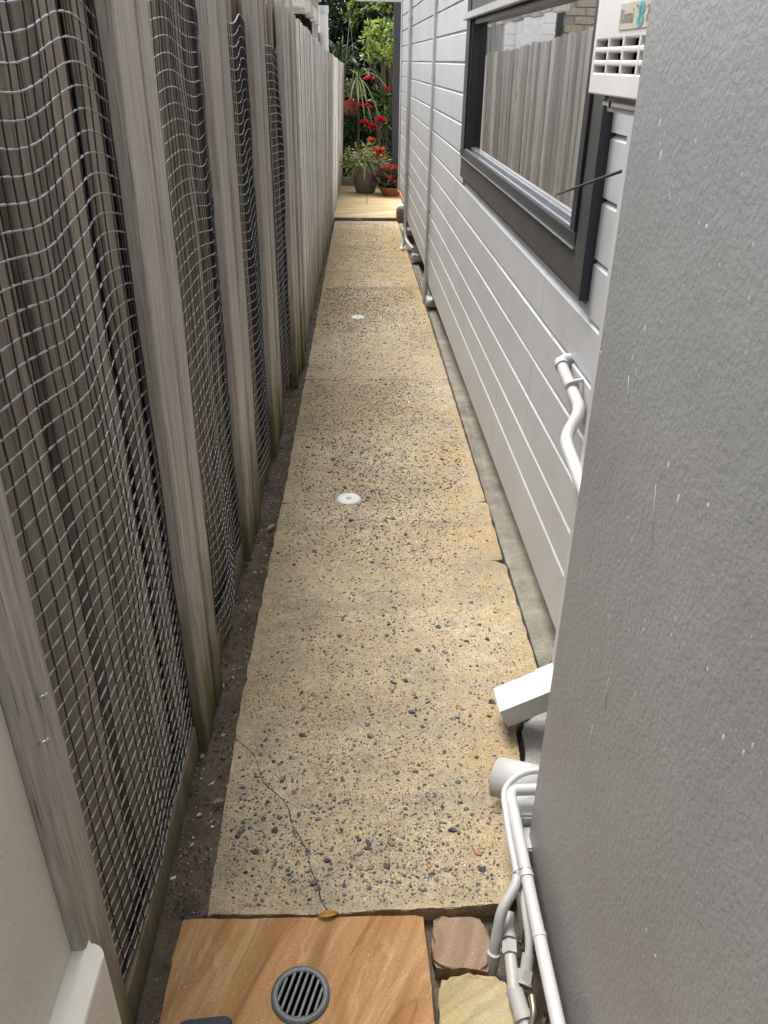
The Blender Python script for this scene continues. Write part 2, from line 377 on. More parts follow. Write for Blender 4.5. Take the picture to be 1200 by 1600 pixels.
# concrete path: slabs between faint joints
path = thing('concrete_path', (.1, 1.15, 0), 'long tan exposed aggregate concrete path between fence and house', 'path', kind='structure')
JY = [2.578, 3.06, 4.68, 5.71, 7.12, 8.41, 10.90]
def xl(y): return float(np.interp(y, [1.1, 1.8, 3.3, 6.6, 11], [-.332, -.345, -.330, -.319, -.306]))
def xr(y): return float(np.interp(y, [1.1, 1.3, 1.5, 1.70, 1.74, 1.9, 2.4, 6.6, 11], [.322, .375, .422, .436, .50, .548, .546, .530, .495]))
def slab(outline, top=0.0, seed=0):
    bm = bmesh.new(); t = prism(bm, outline, lambda x, y: gz(y)-.05, lambda x, y: gz(y)+top)
    be = [e for e in bm.edges if all(v in t for v in e.verts)]
    bmesh.ops.bevel(bm, geom=be, offset=.0022, segments=2, affect='EDGES', clamp_overlap=True)
    return fin('slab', bm, 'path_concrete', path)
crack = [(-.342, 1.651), (-.30, 1.612), (-.279, 1.585), (-.262, 1.53), (-.248, 1.489), (-.212, 1.455), (-.18, 1.415), (-.168, 1.36), (-.145, 1.325), (-.125, 1.281), (-.105, 1.215), (-.092, 1.17), (-.072, 1.122)]
cr = []
for i in range(len(crack)-1): cr += jag(crack[i], crack[i+1], .012, .006, i)
cr.append(crack[-1])
cw = lambda i: (.0013 if 14 < i else .0007)
cl = [(x-cw(i), y-.0008) for i, (x, y) in enumerate(cr)]; cr2 = [(x+cw(i), y+.0008) for i, (x, y) in enumerate(cr)]
def rightedge(y0, y1, seed):
    ys = np.arange(y0, y1, .02); return [(xr(y)+noise.noise(Vector((y*18, seed, 1)))*.006+noise.noise(Vector((y*60, seed, 4)))*.004, float(y)) for y in ys]
def leftedge(y1, y0, seed):
    ys = np.arange(y1, y0, -.02); return [(xl(y)+noise.noise(Vector((y*15, seed, 9)))*.007+noise.noise(Vector((y*55, seed, 3)))*.004, float(y)) for y in ys]
YF = 1.118
slab(cl[::1] + jag((-.075, YF), (-.335, YF+.004), .015, .004, 3) + [(xl(y)+noise.noise(Vector((y*20, 3, 2)))*.006, float(y)) for y in np.arange(YF, 1.645, .03)])
slab(cr2[::-1] + leftedge(2.575, 1.66, 4)[::-1] + jag((xl(2.577), 2.577), (xr(2.577), 2.577), .03, .002, 8) + rightedge(1.15, 2.57, 5)[::-1] + jag((.322, 1.135), (-.069, YF), .015, .006, 6), .0006)
for a, b in zip(JY, JY[1:]):
    g = .0006
    slab(jag((xl(a), a+g), (xr(a), a+g), .04, .0012, a) + rightedge(a+g+.01, b-g, a) + jag((xr(b), b-g), (xl(b), b-g), .04, .0012, b) + leftedge(b-g-.01, a+g, b), random.uniform(-.0008, .0008))

# pebbles standing proud of the worn surface
def pebbles(n, ymax, name, parent, xfun, size, zoff, palette, weights, dens, seed):
    r = np.random.default_rng(seed); co = []; P = []
    while len(P) < n:
        y = 1.14 + (ymax-1.14)*r.random()**1.35; x = r.uniform(*xfun(y))
        d = dens(x, y)
        if r.random() < d: P.append((x, y))
    P = np.array(P); N = len(P); K = 6
    rad_ = np.clip(r.lognormal(math.log(size), .45, N), size*.45, size*2.8)
    big = r.random(N) < .004; rad_[big] *= 1.35
    ang = r.random((N, 1))*6.28 + np.arange(K)*2*math.pi/K
    rr = rad_[:, None]*r.uniform(.72, 1.15, (N, K)); asp = r.uniform(.55, 1, (N, 1)); th = r.random((N, 1))*6.28
    ux, uy = rr*np.cos(ang), rr*np.sin(ang)*asp
    cx = ux*np.cos(th)-uy*np.sin(th); cy = ux*np.sin(th)+uy*np.cos(th)
    zb = np.array([gz(y) for y in P[:, 1]])[:, None]+zoff
    h = (rad_*r.uniform(.12, .38, N))[:, None]
    base = np.stack([P[:, :1]+cx, P[:, 1:]+cy, np.broadcast_to(zb-.001, (N, K))], 2)
    tilt = r.normal(0, .18, (N, 1))*ux
    top = np.stack([P[:, :1]+cx*.62, P[:, 1:]+cy*.62, np.broadcast_to(zb+h, (N, K))+tilt], 2)
    co = np.concatenate([base, top], 1).reshape(-1, 3)
    side = np.array([[k, (k+1) % K, K+(k+1) % K, K+k] for k in range(K)])
    off = (np.arange(N)*2*K)
    f4 = (side[None]+off[:, None, None]).reshape(-1, 4).tolist()
    ft = (np.arange(K, 2*K)[None]+off[:, None]).tolist()
    pal = np.array(palette)[r.choice(len(palette), N, p=weights)]*r.uniform(.7, 1.3, (N, 1))
    o = colmesh(name, co, f4+ft, np.repeat(pal, 2*K, 0), 'pebble', parent)
    tag(o, kind='stuff'); return o
PAL = [(.055, .062, .075), (.075, .06, .045), (.14, .105, .07), (.20, .155, .105), (.11, .12, .13), (.34, .15, .075), (.55, .5, .42), (.10, .045, .03)]
def dens(x, y):    # worn centre shows most stone
    n1 = noise.noise(Vector((x*3.1, y*2.3, 2)))*.5+noise.noise(Vector((x*9, y*7, 5)))*.4
    c = math.exp(-((x-.08)/.30)**2)
    edge = min(1, max(0, (x-xl(y)-.012)/.03))*min(1, max(0, (xr(y)-x-.012)/.05))
    nearfade = min(1, .25+max(0, (y-1.14)/.10))
    return max(0.03, min(1, (.30+.62*c+.75*n1)))*edge*nearfade
pebbles(30000, 7.2, 'pebbles', path, lambda y: (xl(y), xr(y)), .0026, .0003, PAL, [.24, .20, .18, .14, .12, .04, .03, .05], dens, 3)
pebbles(9000, 10.8, 'pebbles', path, lambda y: (xl(y), xr(y)), .0042, .0003, PAL, [.24, .20, .18, .14, .12, .04, .03, .05], lambda x, y: dens(x, y)*min(1, max(.03, (y-2.5)/4)), 6)
pebbles(1200, 3.8, 'pebbles', path, lambda y: (xl(y), xr(y)), .0052, .0005, PAL, [.34, .12, .12, .10, .18, .07, .02, .05], dens, 4)

# soil strip by the fence with grit
bm = bmesh.new(); ys = np.arange(-1.0, 11.0, .05); R0 = []; 
for y in ys:
    row = []
    for k in range(7):
        t = k/6; x0 = -.56; x1 = xl(max(y, 1.1))+.02 if y > 1.11 else .5
        if y <= 1.11: x1 = -.30
        x = x0+(x1-x0)*t
        row.append(bm.verts.new((x, y, gz(y)-.034+.012*noise.noise(Vector((x*22, y*22, 0)))+.006*noise.noise(Vector((x*70, y*70, 3))))))
    R0.append(row)
for a, b in zip(R0, R0[1:]):
    for k in range(6): bm.faces.new((a[k], a[k+1], b[k+1], b[k]))
soil = tag(fin('soil_strip', bm, 'soil', None, True), 'damp dark brown soil strip along the foot of the fence', 'soil', kind='structure')
pebbles(1500, 5.5, 'grit', soil, lambda y: (-.46, xl(y)+.01), .0028, -.028, PAL+[(.62, .58, .5)], [.2, .16, .18, .14, .1, .04, .06, .04, .08], lambda x, y: 1, 8)

# concrete kerb along the house, mortar patch under the near wall
def wx(y): return .612-.0135*(y-2)
bm = bmesh.new()
kl = [(xr(y)+.010+.004*noise.noise(Vector((y*20, 2, 2))), float(y)) for y in np.arange(1.92, 10.8, .06)]
kr = [(wx(y)+.06, float(y)) for y in np.arange(10.8, 1.86, -.3)]
t = prism(bm, kl+kr, lambda x, y: gz(y)-.06, lambda x, y: gz(y)-.006+.010*noise.noise(Vector((x*15, y*4, 6)))+.004*noise.noise(Vector((x*40, y*30, 6))))
tag(fin('kerb', bm, 'kerb_concrete'), 'narrow rough grey concrete strip between path and weatherboards', 'kerb', kind='structure')
bm = bmesh.new()
prism(bm, ring_outline([(.40, 1.30), (.70, 1.30), (.70, 1.93), (.56, 1.91), (.535, 1.86), (.46, 1.76), (.452, 1.62), (.435, 1.50)], .015, .008, 2), lambda x, y: gz(y)-.06, lambda x, y: gz(y)-.010+.004*noise.noise(Vector((x*30, y*30, 1))))
tag(fin('mortar_patch', bm, 'mortar'), 'grey mortar patch filling the path edge below the downpipe', 'mortar', kind='structure')
bm = bmesh.new()
prism(bm, ring_outline([(.10, .0), (.70, .0), (.70, 1.36), (.415, 1.40), (.33, 1.2), (.10, 1.13)], .03, .006, 4), lambda x, y: gz(y)-.07, lambda x, y: gz(y)-.045+.010*noise.noise(Vector((x*24, y*24, 1))))
dirt = tag(fin('dirt_gap', bm, 'soil'), 'dark damp dirt around the buried pipes beside the cobbles', 'dirt', kind='structure')

# sandstone slab, cobbles, grate, unidentified dark object shaped as a wedge
def stone(name, pts, top, m, label, cat, seed, bev=.006, amp=.003, rough=.002, hole=None):
    bm = bmesh.new(); t = prism(bm, ring_outline(pts, .016, amp, seed), lambda x, y: gz(y)-.06, lambda x, y: gz(y)+top)
    be = [e for e in bm.edges if all(v in t for v in e.verts)]
    bmesh.ops.bevel(bm, geom=be, offset=bev, segments=3, affect='EDGES', clamp_overlap=True)
    for v in bm.verts: v.co += Vector((1, 1, .6))*rough*noise.noise(v.co*45+Vector((seed, 0, 0)))
    return tag(fin(name, bm, m), label, cat)
stone('sandstone_slab', [(-.375, .30), (.148, .30), (.141, .95), (.135, 1.108), (-.382, 1.108), (-.386, .95)], .004, 'sandstone_orange', 'large orange banded sandstone slab holding the round drain grate', 'slab', 1, .005, .0025, .001)
stone('cobble', [(.153, .996), (.262, .988), (.276, 1.05), (.258, 1.106), (.160, 1.108), (.150, 1.05)], -.002, 'sandstone_pink', 'small pinkish brown cobble beside the orange sandstone slab', 'cobble', 5, .008, .0012, .005)
stone('cobble', [(.155, .62), (.312, .62), (.306, .88), (.294, .968), (.235, .978), (.160, .966), (.152, .90)], .002, 'sandstone_yellow', 'rough pale yellow sandstone cobble nearest the buried pipe fittings', 'cobble', 9, .009, .0016, .006)
gc = (-.119, .939); gzz = gz(.939)+.005
gr = thing('drain_grate', (*gc, gzz), 'round grey metal drain grate with parallel slots set in sandstone', 'grate')
bm = bmesh.new(); lathe(bm, [(.0445, .0), (.0445, .004), (.047, .0055), (.054, .0055), (.058, .003), (.058, -.002)], (*gc, gzz), 48, False)
smooth_angle(fin('rim', bm, 'grate_metal', gr))
bm = bmesh.new(); lathe(bm, [(.0, -.0004), (.046, -.0004)], (*gc, gzz), 40); fin('drain_shade', bm, 'void_shade', gr)  # flat black disc painted as the shade below the bars
a0 = rad(-17); ca, sa = math.cos(a0), math.sin(a0)
for k in range(7):
    u = -.0378+k*.0126; hh = math.sqrt(max(.0, .0452**2-u*u)); bm = bmesh.new(); w_ = .0028
    pts = [(u-w_, -hh), (u+w_, -hh), (u+w_, hh), (u-w_, hh)]
    prism(bm, [(gc[0]+a*ca-b*sa, gc[1]+a*sa+b*ca) for a, b in pts], gzz-.0002, gzz+.0042)
    fin('bar', bm, 'grate_metal', gr, False, .0008, 1)
bm = bmesh.new()
wp = [(-.345, .70), (-.245, .70), (-.245, .885), (-.250, .895), (-.262, .899), (-.33, .892), (-.345, .886)]
prism(bm, wp, lambda x, y: gz(y)+.004, lambda x, y: gz(y)+.010+.018*min(1, (.91-y)/.06))
tag(fin('dark_wedge', bm, 'rubber', None, False, .003, 2), 'unidentified dark charcoal wedge-shaped object on the orange sandstone slab', 'wedge')

# white inspection caps
for (cx_, cy_), lb in (((-.047, 3.092), 'white round inspection cap in speckled stretch of path beside the netted fence'), ((-.010, 6.129), 'white round inspection cap in the yellowed path towards the potted plants')):
    z = gz(cy_); c = thing('inspection_cap', (cx_, cy_, z), lb, 'cap', 'white inspection caps set in the path')
    bm = bmesh.new(); lathe(bm, [(.052, -.003), (.052, .0015), (.049, .0045), (.040, .006), (.016, .0065), (.012, .0045), (.0, .0045)], (cx_, cy_, z), 40); smooth_angle(fin('disc', bm, 'cap_white', c))
    bm = bmesh.new(); lathe(bm, [(.010, .0), (.010, .0068), (.006, .0078), (.0, .0078)], (cx_, cy_, z), 14); smooth_angle(fin('screw', bm, 'screw_grey', c))

# strip drain and pale paving at the far end
sd_ = thing('strip_drain', (.1, 10.95, gz(10.95)), 'black slotted strip drain across the end of the path', 'drain')
bx('channel', 'void_shade', sd_, -.30, .53, 10.905, 11.00, gz(10.95)-.06, gz(10.95)-.022)
for k in range(46):
    x = -.295+k*.0183; bm = bmesh.new(); box(bm, x, x+.0075, 10.91, 10.995, gz(10.95)-.022, gz(10.95)-.004); fin('bar', bm, 'grate_metal', sd_)
for y0, y1 in ((10.902, 10.909), (10.996, 11.003)): bx('rail', 'grate_metal', sd_, -.30, .53, y0, y1, gz(10.95)-.03, gz(10.95)-.002)
pv = thing('sandstone_paving', (.1, 11, gz(11)), 'pale honey sandstone paving at the end of the passage', 'paving', kind='structure')
ypv = [11.01, 12.3, 13.5, 14.9]
for i, (a, b) in enumerate(zip(ypv, ypv[1:])):
    xs = [-.5, .12, .9] if i % 2 else [-.5, .9]
    for x0, x1 in zip(xs, xs[1:]):
        bm = bmesh.new(); prism(bm, [(x0+.003, a+.003), (x1-.003, a+.003), (x1-.003, b-.003), (x0+.003, b-.003)], lambda x, y: gz(y)-.05, lambda x, y: gz(y)+.03+random.uniform(-.0005, .0005))
        fin('paver', bm, 'sandstone_pale', pv, False, .003, 1)
bx('paving_lip', 'kerb_concrete', pv, -.33, .54, 11.003, 11.012, gz(11)-.05, gz(11)+.022)

# ------------------------------------------------------------------ fence
fence = thing('paling_fence', (-.44, .9, 0), 'tall weathered grey timber paling fence along the soil strip', 'fence')
def fx(y): return float(np.interp(y, [0, 3.6, 4.2, 4.9, 7.6, 11.2, 14.8], [-.42, -.418, -.395, -.366, -.360, -.325, -.300]))
def lean(y): return float(np.interp(y, [0, 5, 9, 14.8], [0, 0, .025, .055]))
def ftop(y): return float(np.interp(y, [0, 5.4, 9.1, 14.8], [1.95, 1.825, 1.695, 1.555]))
def bar_mesh(name, seed, n=14):
    """unit board: x 0..1 thick, y -.5..5 wide, z 0..1 tall, softly uneven edges"""
    bm = bmesh.new(); rings = []
    for i in range(n+1):
        z = i/n; e = [.035*noise.noise(Vector((z*4, seed, k*3.7))) for k in range(4)]
        e = [a if 0 < i < n else a for a in e]
        c = .10
        rings.append([bm.verts.new(p) for p in ((0, -.5+e[0]*.4, z), (1-c*1.2, -.5+e[0]*.4, z), (1, -.5+c*.5+e[0]*.4, z), (1, .5-c*.5+e[1]*.4, z), (1-c*1.2, .5+e[1]*.4, z), (0, .5+e[1]*.4, z))])
    for a, b in zip(rings, rings[1:]):
        for k in range(6): bm.faces.new((a[k], a[(k+1) % 6], b[(k+1) % 6], b[k]))
    bm.faces.new(rings[0][::-1]); bm.faces.new(rings[-1])
    bmesh.ops.recalc_face_normals(bm, faces=bm.faces)
    me = bpy.data.meshes.new(name); bm.to_mesh(me); bm.free(); return me
PAL_M = {}
for m in ('wood_brown', 'wood_grey', 'wood_skylit'):
    PAL_M[m] = []
    for k in range(4):
        me = bar_mesh('paling', k*7.3+len(m)); me.materials.append(MT[m]); PAL_M[m].append(me)
def board(name, m, y, w, x_front, th, z0, z1, ln=0.0, tw=0.0):
    o = bpy.data.objects.new(name, random.choice(PAL_M[m])); COL.objects.link(o); o.parent = fence; o.matrix_parent_inverse = PINV[fence.name]
    o.location = (x_front-th, y, z0); o.scale = (th, w, z1-z0)
    o.rotation_euler = (0, math.atan2(ln, z1-z0), tw)
    return o
# recessed palings behind the netting
y = .78
while y < 5.05:
    w = random.choice([.058, .07, .085, .095]); 
    board('paling', 'wood_brown' if y < 5.2 else 'wood_skylit', y+w/2, w, (-.470 if y < 3.9 else np.interp(y, [3.9, 4.6], [-.470, -.415]))+random.choice([-.010, .006])+random.uniform(-.003, .003), .016, gz(y)-.02+random.uniform(-.01, .01), ftop(y)+random.uniform(-.01, .01))
    y += w+random.uniform(.001, .008)
# second layer added behind the first to block skylight in the gaps
y = .76
while y < 5.0:
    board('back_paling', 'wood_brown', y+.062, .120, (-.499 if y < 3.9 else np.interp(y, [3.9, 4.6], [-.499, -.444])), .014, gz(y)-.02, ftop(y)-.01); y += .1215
# proud boards between the netted bays
def group(y0, widths, xf, m='wood_grey', z0=-.03, tops=None):
    y = y0
    for i, w in enumerate(widths):
        board('upright', m, y+w/2, w-.002, xf+[0, -.005, .003, -.003][i % 4], .036, gz(y)+z0, ftop(y)+random.uniform(-.005, .01)); y += w
group(.768, [.10], -.42); group(1.640, [.105, .075, .085], -.418); group(1.91, [.05], -.442)
group(2.63, [.13, .10, .11, .06], -.416); group(3.60, [.13, .14, .13], -.402); group(4.62, [.10, .10, .12], -.368)
# rails behind
for z in (.30, 1.45):
    bm = bmesh.new(); prism(bm, [(-.54, -.2), (-.49, -.2), (-.49, 4.9), (-.44, 5.1), (-.42, 14.6), (-.48, 14.6), (-.48, 5.0), (-.54, 4.9)], lambda x, y: gz(y)+z, lambda x, y: gz(y)+z+.07)
    fin('rail', bm, 'wood_brown', fence)
# plinth board at the foot of the netted bays (mesh stops just above the soil)
for y0, y1, xf in ((.88, 1.63, -.440), (1.98, 2.62, -.440), (3.04, 3.60, -.430)):
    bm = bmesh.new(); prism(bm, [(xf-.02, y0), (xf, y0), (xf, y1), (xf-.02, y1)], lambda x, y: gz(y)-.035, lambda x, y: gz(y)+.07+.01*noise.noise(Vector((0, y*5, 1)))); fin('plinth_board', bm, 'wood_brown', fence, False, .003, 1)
# continuous palings to the far end, skylight put into their paler colour
y = 4.96
while y < 14.7:
    w = random.choice([.06, .072, .085, .095, .1])
    board('paling', 'wood_skylit', y+w/2, w, fx(y)+random.choice([-.009, -.002, .005])+random.uniform(-.003, .003), .015, gz(y)-.03, ftop(y)+random.uniform(-.012, .012), lean(y), random.uniform(-.03, .03))
    y += w+random.uniform(.001, .007)
board('upright', 'wood_grey', 5.02, .10, fx(5)+.016, .03, gz(5)-.03, 2.05)
board('upright', 'wood_grey', 14.74, .09, fx(14.7)+.02, .09, gz(14.7)-.03, ftop(14.7), lean(14.7))
for yy, zz in ((.815, .87), (.79, .815)):
    bm = bmesh.new(); tube(bm, [(-.425, yy, zz), (-.408, yy+.002, zz+.004)], .0022, 8); tube(bm, [(-.409, yy+.002, zz+.004), (-.4065, yy+.002, zz+.004)], .0050, 10); fin('nail', bm, 'galv', fence, True)

# netting in the recessed bays
def net(y0, y1, z0, z1, xb, lab, seed, sy=.039, sz=.033, thick=1.0, ragged=0.0, bulge=.02):
    t = thing('wire_netting', (xb, (y0+y1)/2, z0), lab, 'netting', 'netting panels hung on the paling fence')
    nv = int(round((y1-y0)/sy)); nh = int(round((z1-z0)/sz)); step = .012
    def P(u, v):
        # u along y (0..1), v along z (0..1): slack netting, gathered and bellied
        a = u*(y1-y0); b = v*(z1-z0)
        edge = math.sin(math.pi*min(1, max(0, u)))
        yy = y0+a + .022*edge*noise.noise(Vector((a*5, b*2.2, seed))) + .010*noise.noise(Vector((a*14, b*5, seed+2)))*edge + ragged*noise.noise(Vector((b*1.6, seed, 4)))*(1-u)
        zz = z0+b + .013*math.sin(a*8.2+seed+b*1.3) + .008*math.sin(a*14.5+seed*2.1+b*2.4) + .012*noise.noise(Vector((a*2.0, b*.9, seed+5)))
        xx = xb + bulge*edge*(.55+.8*noise.noise(Vector((a*3.4, b*1.3, seed+9)))) + .003*noise.noise(Vector((a*11, b*6, seed)))
        return Vector((max(xx, xb-.004), yy, zz+gz(yy)*.9))
    bm = bmesh.new(); nseg = int((z1-z0)/.022)
    for i in range(nv+1):
        ju = random.uniform(-.18, .18)/nv if 0 < i < nv else 0
        r = .0015*thick if 0 < i < nv else .0022*thick
        tube(bm, [P(i/nv+ju+.10/nv*noise.noise(Vector((k*.35, i*3.1, seed))), k/nseg)+Vector((.0008, 0, 0)) for k in range(nseg+1)], r, 4, False)
    o = fin('vertical_strands', bm, 'wire_dark', t, True); tag(o, kind='stuff')
    bm = bmesh.new(); ns = nv*4
    for j in range(nh+1):
        r = [.0019*thick*(1+.32*math.sin(k*1.57+j)) for k in range(ns+1)]
        tube(bm, [P(k/ns, j/nh) for k in range(ns+1)], r, 5, False)
    o = fin('horizontal_strands', bm, 'wire_light', t, True); tag(o, kind='stuff')
net(.905, 1.634, .085, 1.92, -.449, 'slack wire netting over the bay beside the cream rendered wall', 1.3, thick=1.0)
net(2.02, 2.66, .03, 1.90, -.447, 'slack wire netting reaching high between three joined uprights and the stained uprights', 4.1, .031, .034, .9, .10, .03)
net(3.07, 3.66, .06, 1.775, -.438, 'wire netting with its sagging top edge below the palings, beside the stained uprights', 8.4, .031, .034, .95, .06, .03)
net(4.10, 4.68, .10, 1.72, -.408, 'shortest wire netting panel, next to the unnetted pale palings', 12.7, .031, .034, 1.0, .09, .03)

# ------------------------------------------------------------------ near walls
cw_ = thing('rendered_wall', (-.6, .3, 0), 'cream rendered wall end with pale plinth block beside the fence', 'wall')
bm = bmesh.new(); box(bm, -1.2, -.440, -2.5, .772, -.05, 2.6)
for v in bm.verts: pass
fin('wall', bm, 'render_cream', cw_, False, .006, 2)
bm = bmesh.new(); R = .028
arc = [(-.391-R+R*math.cos(t), .785-R+R*math.sin(t)) for t in np.linspace(0, math.pi/2, 7)]
top = prism(bm, [(-.391, -2.5)]+arc+[(-.445, .785), (-.60, .775), (-.60, -2.5)], -.05, .408)
bmesh.ops.bevel(bm, geom=[e for e in bm.edges if all(v in top for v in e.verts)], offset=.007, segments=3, affect='EDGES', clamp_overlap=True)
smooth_angle(fin('plinth', bm, 'plinth_cream', cw_), 30)
gw = thing('rendered_wall', (.6, .6, 0), 'grey rendered wall projecting in front of the water heater, flecked with white paint', 'wall')
bm = bmesh.new(); prism(bm, [(.396, -3.0), (.394, .6), (.392, 1.275), (.400, 1.290), (1.2, 1.290), (1.2, -3.0)], lambda x, y: gz(max(y, 0))-.01, 2.9)
fin('wall', bm, 'render_dimmed', gw, False, .003, 2)

# ------------------------------------------------------------------ weatherboard house
house = thing('weatherboard_house', (wx(2), 2, -.07), 'light grey weatherboard house along the passage with black framed window', 'house')
WD = Vector((-.0135, 1, 0)).normalized()
YE = 10.62
def wp(y, off=0.0, z=0.0): return Vector((wx(y)-off, y, z))
HZ = .1485; ZG = [1.603+HZ*k for k in range(-10, 6)]   # groove heights
WY0, WY1, WZ0, WZ1 = 2.152, 4.80, 1.052, 2.30         # window casing outer limits
def wboard(y0, y1, z0, z1, bottom=None):
    """one board: flat face, coved top edge, lapped under the one above"""
    bm = bmesh.new()
    prof = [(0.0, z0+.0030), (0.0, z1-.0145), (.0025, z1-.012), (.0075, z1-.009), (.0115, z1-.005), (.0135, z1), (.0140, z1+.012), (.020, z1+.012), (.020, z0+.0030)]
    segs = max(2, int((y1-y0)/.4)); rings = []
    for i in range(segs+1):
        y = y0+(y1-y0)*i/segs; wob = .0012*noise.noise(Vector((y*1.7, z0*9, 3)))
        rings.append([bm.verts.new((wx(y)+d+wob, y, z+.0015*noise.noise(Vector((y*1.1, z0*5, 8))))) for d, z in prof])
    n = len(prof)
    for a, b in zip(rings, rings[1:]):
        for k in range(n): bm.faces.new((a[k], b[k], b[(k+1) % n], a[(k+1) % n]))
    bm.faces.new(rings[0]); bm.faces.new(rings[-1][::-1])
    return fin('board', bm, 'board_paint', house)
cuts = {}
for i, z0 in enumerate(ZG):
    z1 = z0+HZ
    if i == 0: z0 -= .068
    # natural butt joints, staggered
    base = [2.62 if i in (6,) else None, 2.66 if i in (5,) else None]
    js = {0: [3.32, 6.62, 9.3], 1: [3.3, 6.62], 2: [2.70, 6.62], 3: [2.72, 5.0, 6.62], 4: [4.55, 6.62], 5: [2.655, 6.62], 6: [2.61, 6.62], 7: [6.62], 8: [6.62]}.get(i, [random.uniform(5, 6), 6.62])
    edges = [1.30]+js+[YE]
    for a, b in zip(edges, edges[1:]):
        a += .0012; b -= .0012
        zb = z0
        if i == 0 and a > 6.6:
            if a > 9.2: continue
            zb = z0+.06
        spans = [(a, b)]
        if z1 > WZ0+.015 and z0 < WZ1-.01 and z0 > WZ0-HZ*.95:
            spans = []
            if a < WY0+.01: spans.append((a, min(b, WY0+.012)))
            if b > WY1-.01: spans.append((max(a, WY1-.012), b))
        for p, q in spans:
            if q-p > .03: wboard(p, q, zb, z1)
# backing wall with the window opening
def backing(y0, y1, z0, z1):
    bm = bmesh.new(); prism(bm, [(wx(y0)+.021, y0), (wx(y1)+.021, y1), (wx(y1)+.12, y1), (wx(y0)+.12, y0)], z0, z1); fin('wall', bm, 'board_white', house)
backing(1.30, WY0+.06, .02, 2.55); backing(WY1-.06, YE-.01, .12, 2.55); backing(WY0+.061, WY1-.061, .02, WZ0+.06); backing(WY0+.061, WY1-.061, WZ1-.06, 2.55)
bm = bmesh.new(); prism(bm, [(wx(YE)-.016, YE-.05), (wx(YE)-.016, YE+.02), (wx(YE)+.10, YE+.02), (wx(YE)+.10, YE)], .20, 2.55); fin('corner_board', bm, 'board_white', house, False, .003, 1)
bm = bmesh.new(); prism(bm, [(wx(9.3)-.006, 9.3), (wx(YE)-.010, YE-.06), (wx(YE)+.02, YE-.06), (wx(9.3)+.02, 9.3)], .205, .228); fin('trim', bm, 'copper', house)
# roof edge above the frame
bx('soffit', 'board_white', house, .47, 2.6, 1.30, YE+.3, 2.55, 2.58); bx('gutter', 'conduit_grey', house, .39, .469, 1.30, YE+.3, 2.52, 2.62, .02, 2)
bm = bmesh.new(); prism(bm, [(.40, 1.0), (4.8, 1.0), (4.8, YE+.3), (.40, YE+.3)], lambda x, y: 2.585+(x-.40)*.25, lambda x, y: 2.63+(x-.40)*.25); fin('roof', bm, 'roof_white', house)
# room behind the glass
bx('room_back', 'room_wall', house, 2.4, 2.45, 1.3, YE, -.05, 2.55); bx('room_floor', 'bench_top', house, wx(2)+.13, 2.4, 1.3, 6.2, .0, .05)
bx('room_end', 'room_wall', house, wx(6.2)+.13, 2.4, 6.2, 6.25, -.05, 2.55); bx('room_end', 'room_wall', house, wx(1.35)+.14, 2.4, 1.3, 1.35, -.05, 2.55)
bx('room_end', 'board_white', house, wx(YE)+.11, 2.4, YE-.05, YE-.005, .25, 2.55)
bx('bench', 'bench_top', house, wx(3)+.125, 1.25, 1.8, 5.8, 1.02, 1.06)

# window: casing, black frame, sill, pane
win = bpy.data.objects.new('window', None); COL.objects.link(win); win.parent = house; win.location = wp(3.4, 0, 1.6)
win.matrix_parent_inverse = PINV[house.name]; PINV[win.name] = Matrix.Translation(win.location).inverted()
def wbox(name, m, y0, y1, o0, o1, z0, z1, bevel=.0, parent=None):
    """box lying in the wall's slightly turned plane; o = distance out from the board faces"""
    bm = bmesh.new(); prism(bm, [(wx(y0)-o1, y0), (wx(y1)-o1, y1), (wx(y1)-o0, y1), (wx(y0)-o0, y0)], z0, z1)
    return fin(name, bm, m, parent or win, False, bevel, 2)
CW = .135
wbox('casing', 'frame_char', WY0, WY0+.115, -.02, .020, WZ0, WZ1, .002); wbox('casing', 'frame_black', WY0-.010, WY0-.0005, -.02, .026, WZ0-.003, WZ1, .001)
wbox('casing', 'frame_black', WY1-.13, WY1, -.02, .022, WZ0+.10, WZ1, .002)
wbox('apron', 'frame_char', WY0+.116, WY1, -.02, .016, WZ0, WZ0+.108, .002)
wbox('casing', 'frame_char', WY0+.116, WY1-.131, -.02, .018, 1.79, WZ1, .002); wbox('head_strip', 'pvc_weather', WY0+.116, WY1, .0185, .045, 1.785, 1.815, .003)
wbox('sill', 'frame_black', WY0+.116, WY1, -.06, .022, WZ0+.1095, WZ0+.146, .002); wbox('sill_edge', 'alu', WY0+.116, WY1, .0165, .0265, WZ0+.1035, WZ0+.109, .001)
wbox('track', 'alu', WY0+.135, WY1-.15, .006, .016, WZ0+.1465, WZ0+.1525, .001); wbox('track', 'alu', WY0+.135, WY1-.15, -.021, -.008, WZ0+.1465, WZ0+.163, .001)
wbox('frame', 'frame_black', WY0+.1165, WY0+.165, -.065, .028, WZ0+.1502, 1.789, .002); wbox('frame', 'frame_black', WY1-.17, WY1-.1315, -.065, .012, WZ0+.1502, 1.789, .002)
wbox('frame', 'frame_black', WY0+.1655, WY1-.1705, -.065, .006, 1.762, 1.789, .002)
bm = bmesh.new()
q = [bm.verts.new((wx(y)+.022, y, z)) for y, z in ((WY0+.165, WZ0+.15), (WY1-.17, WZ0+.15), (WY1-.17, 1.765), (WY0+.165, 1.765))]; bm.faces.new(q)
fin('pane', bm, 'window_glass', win)

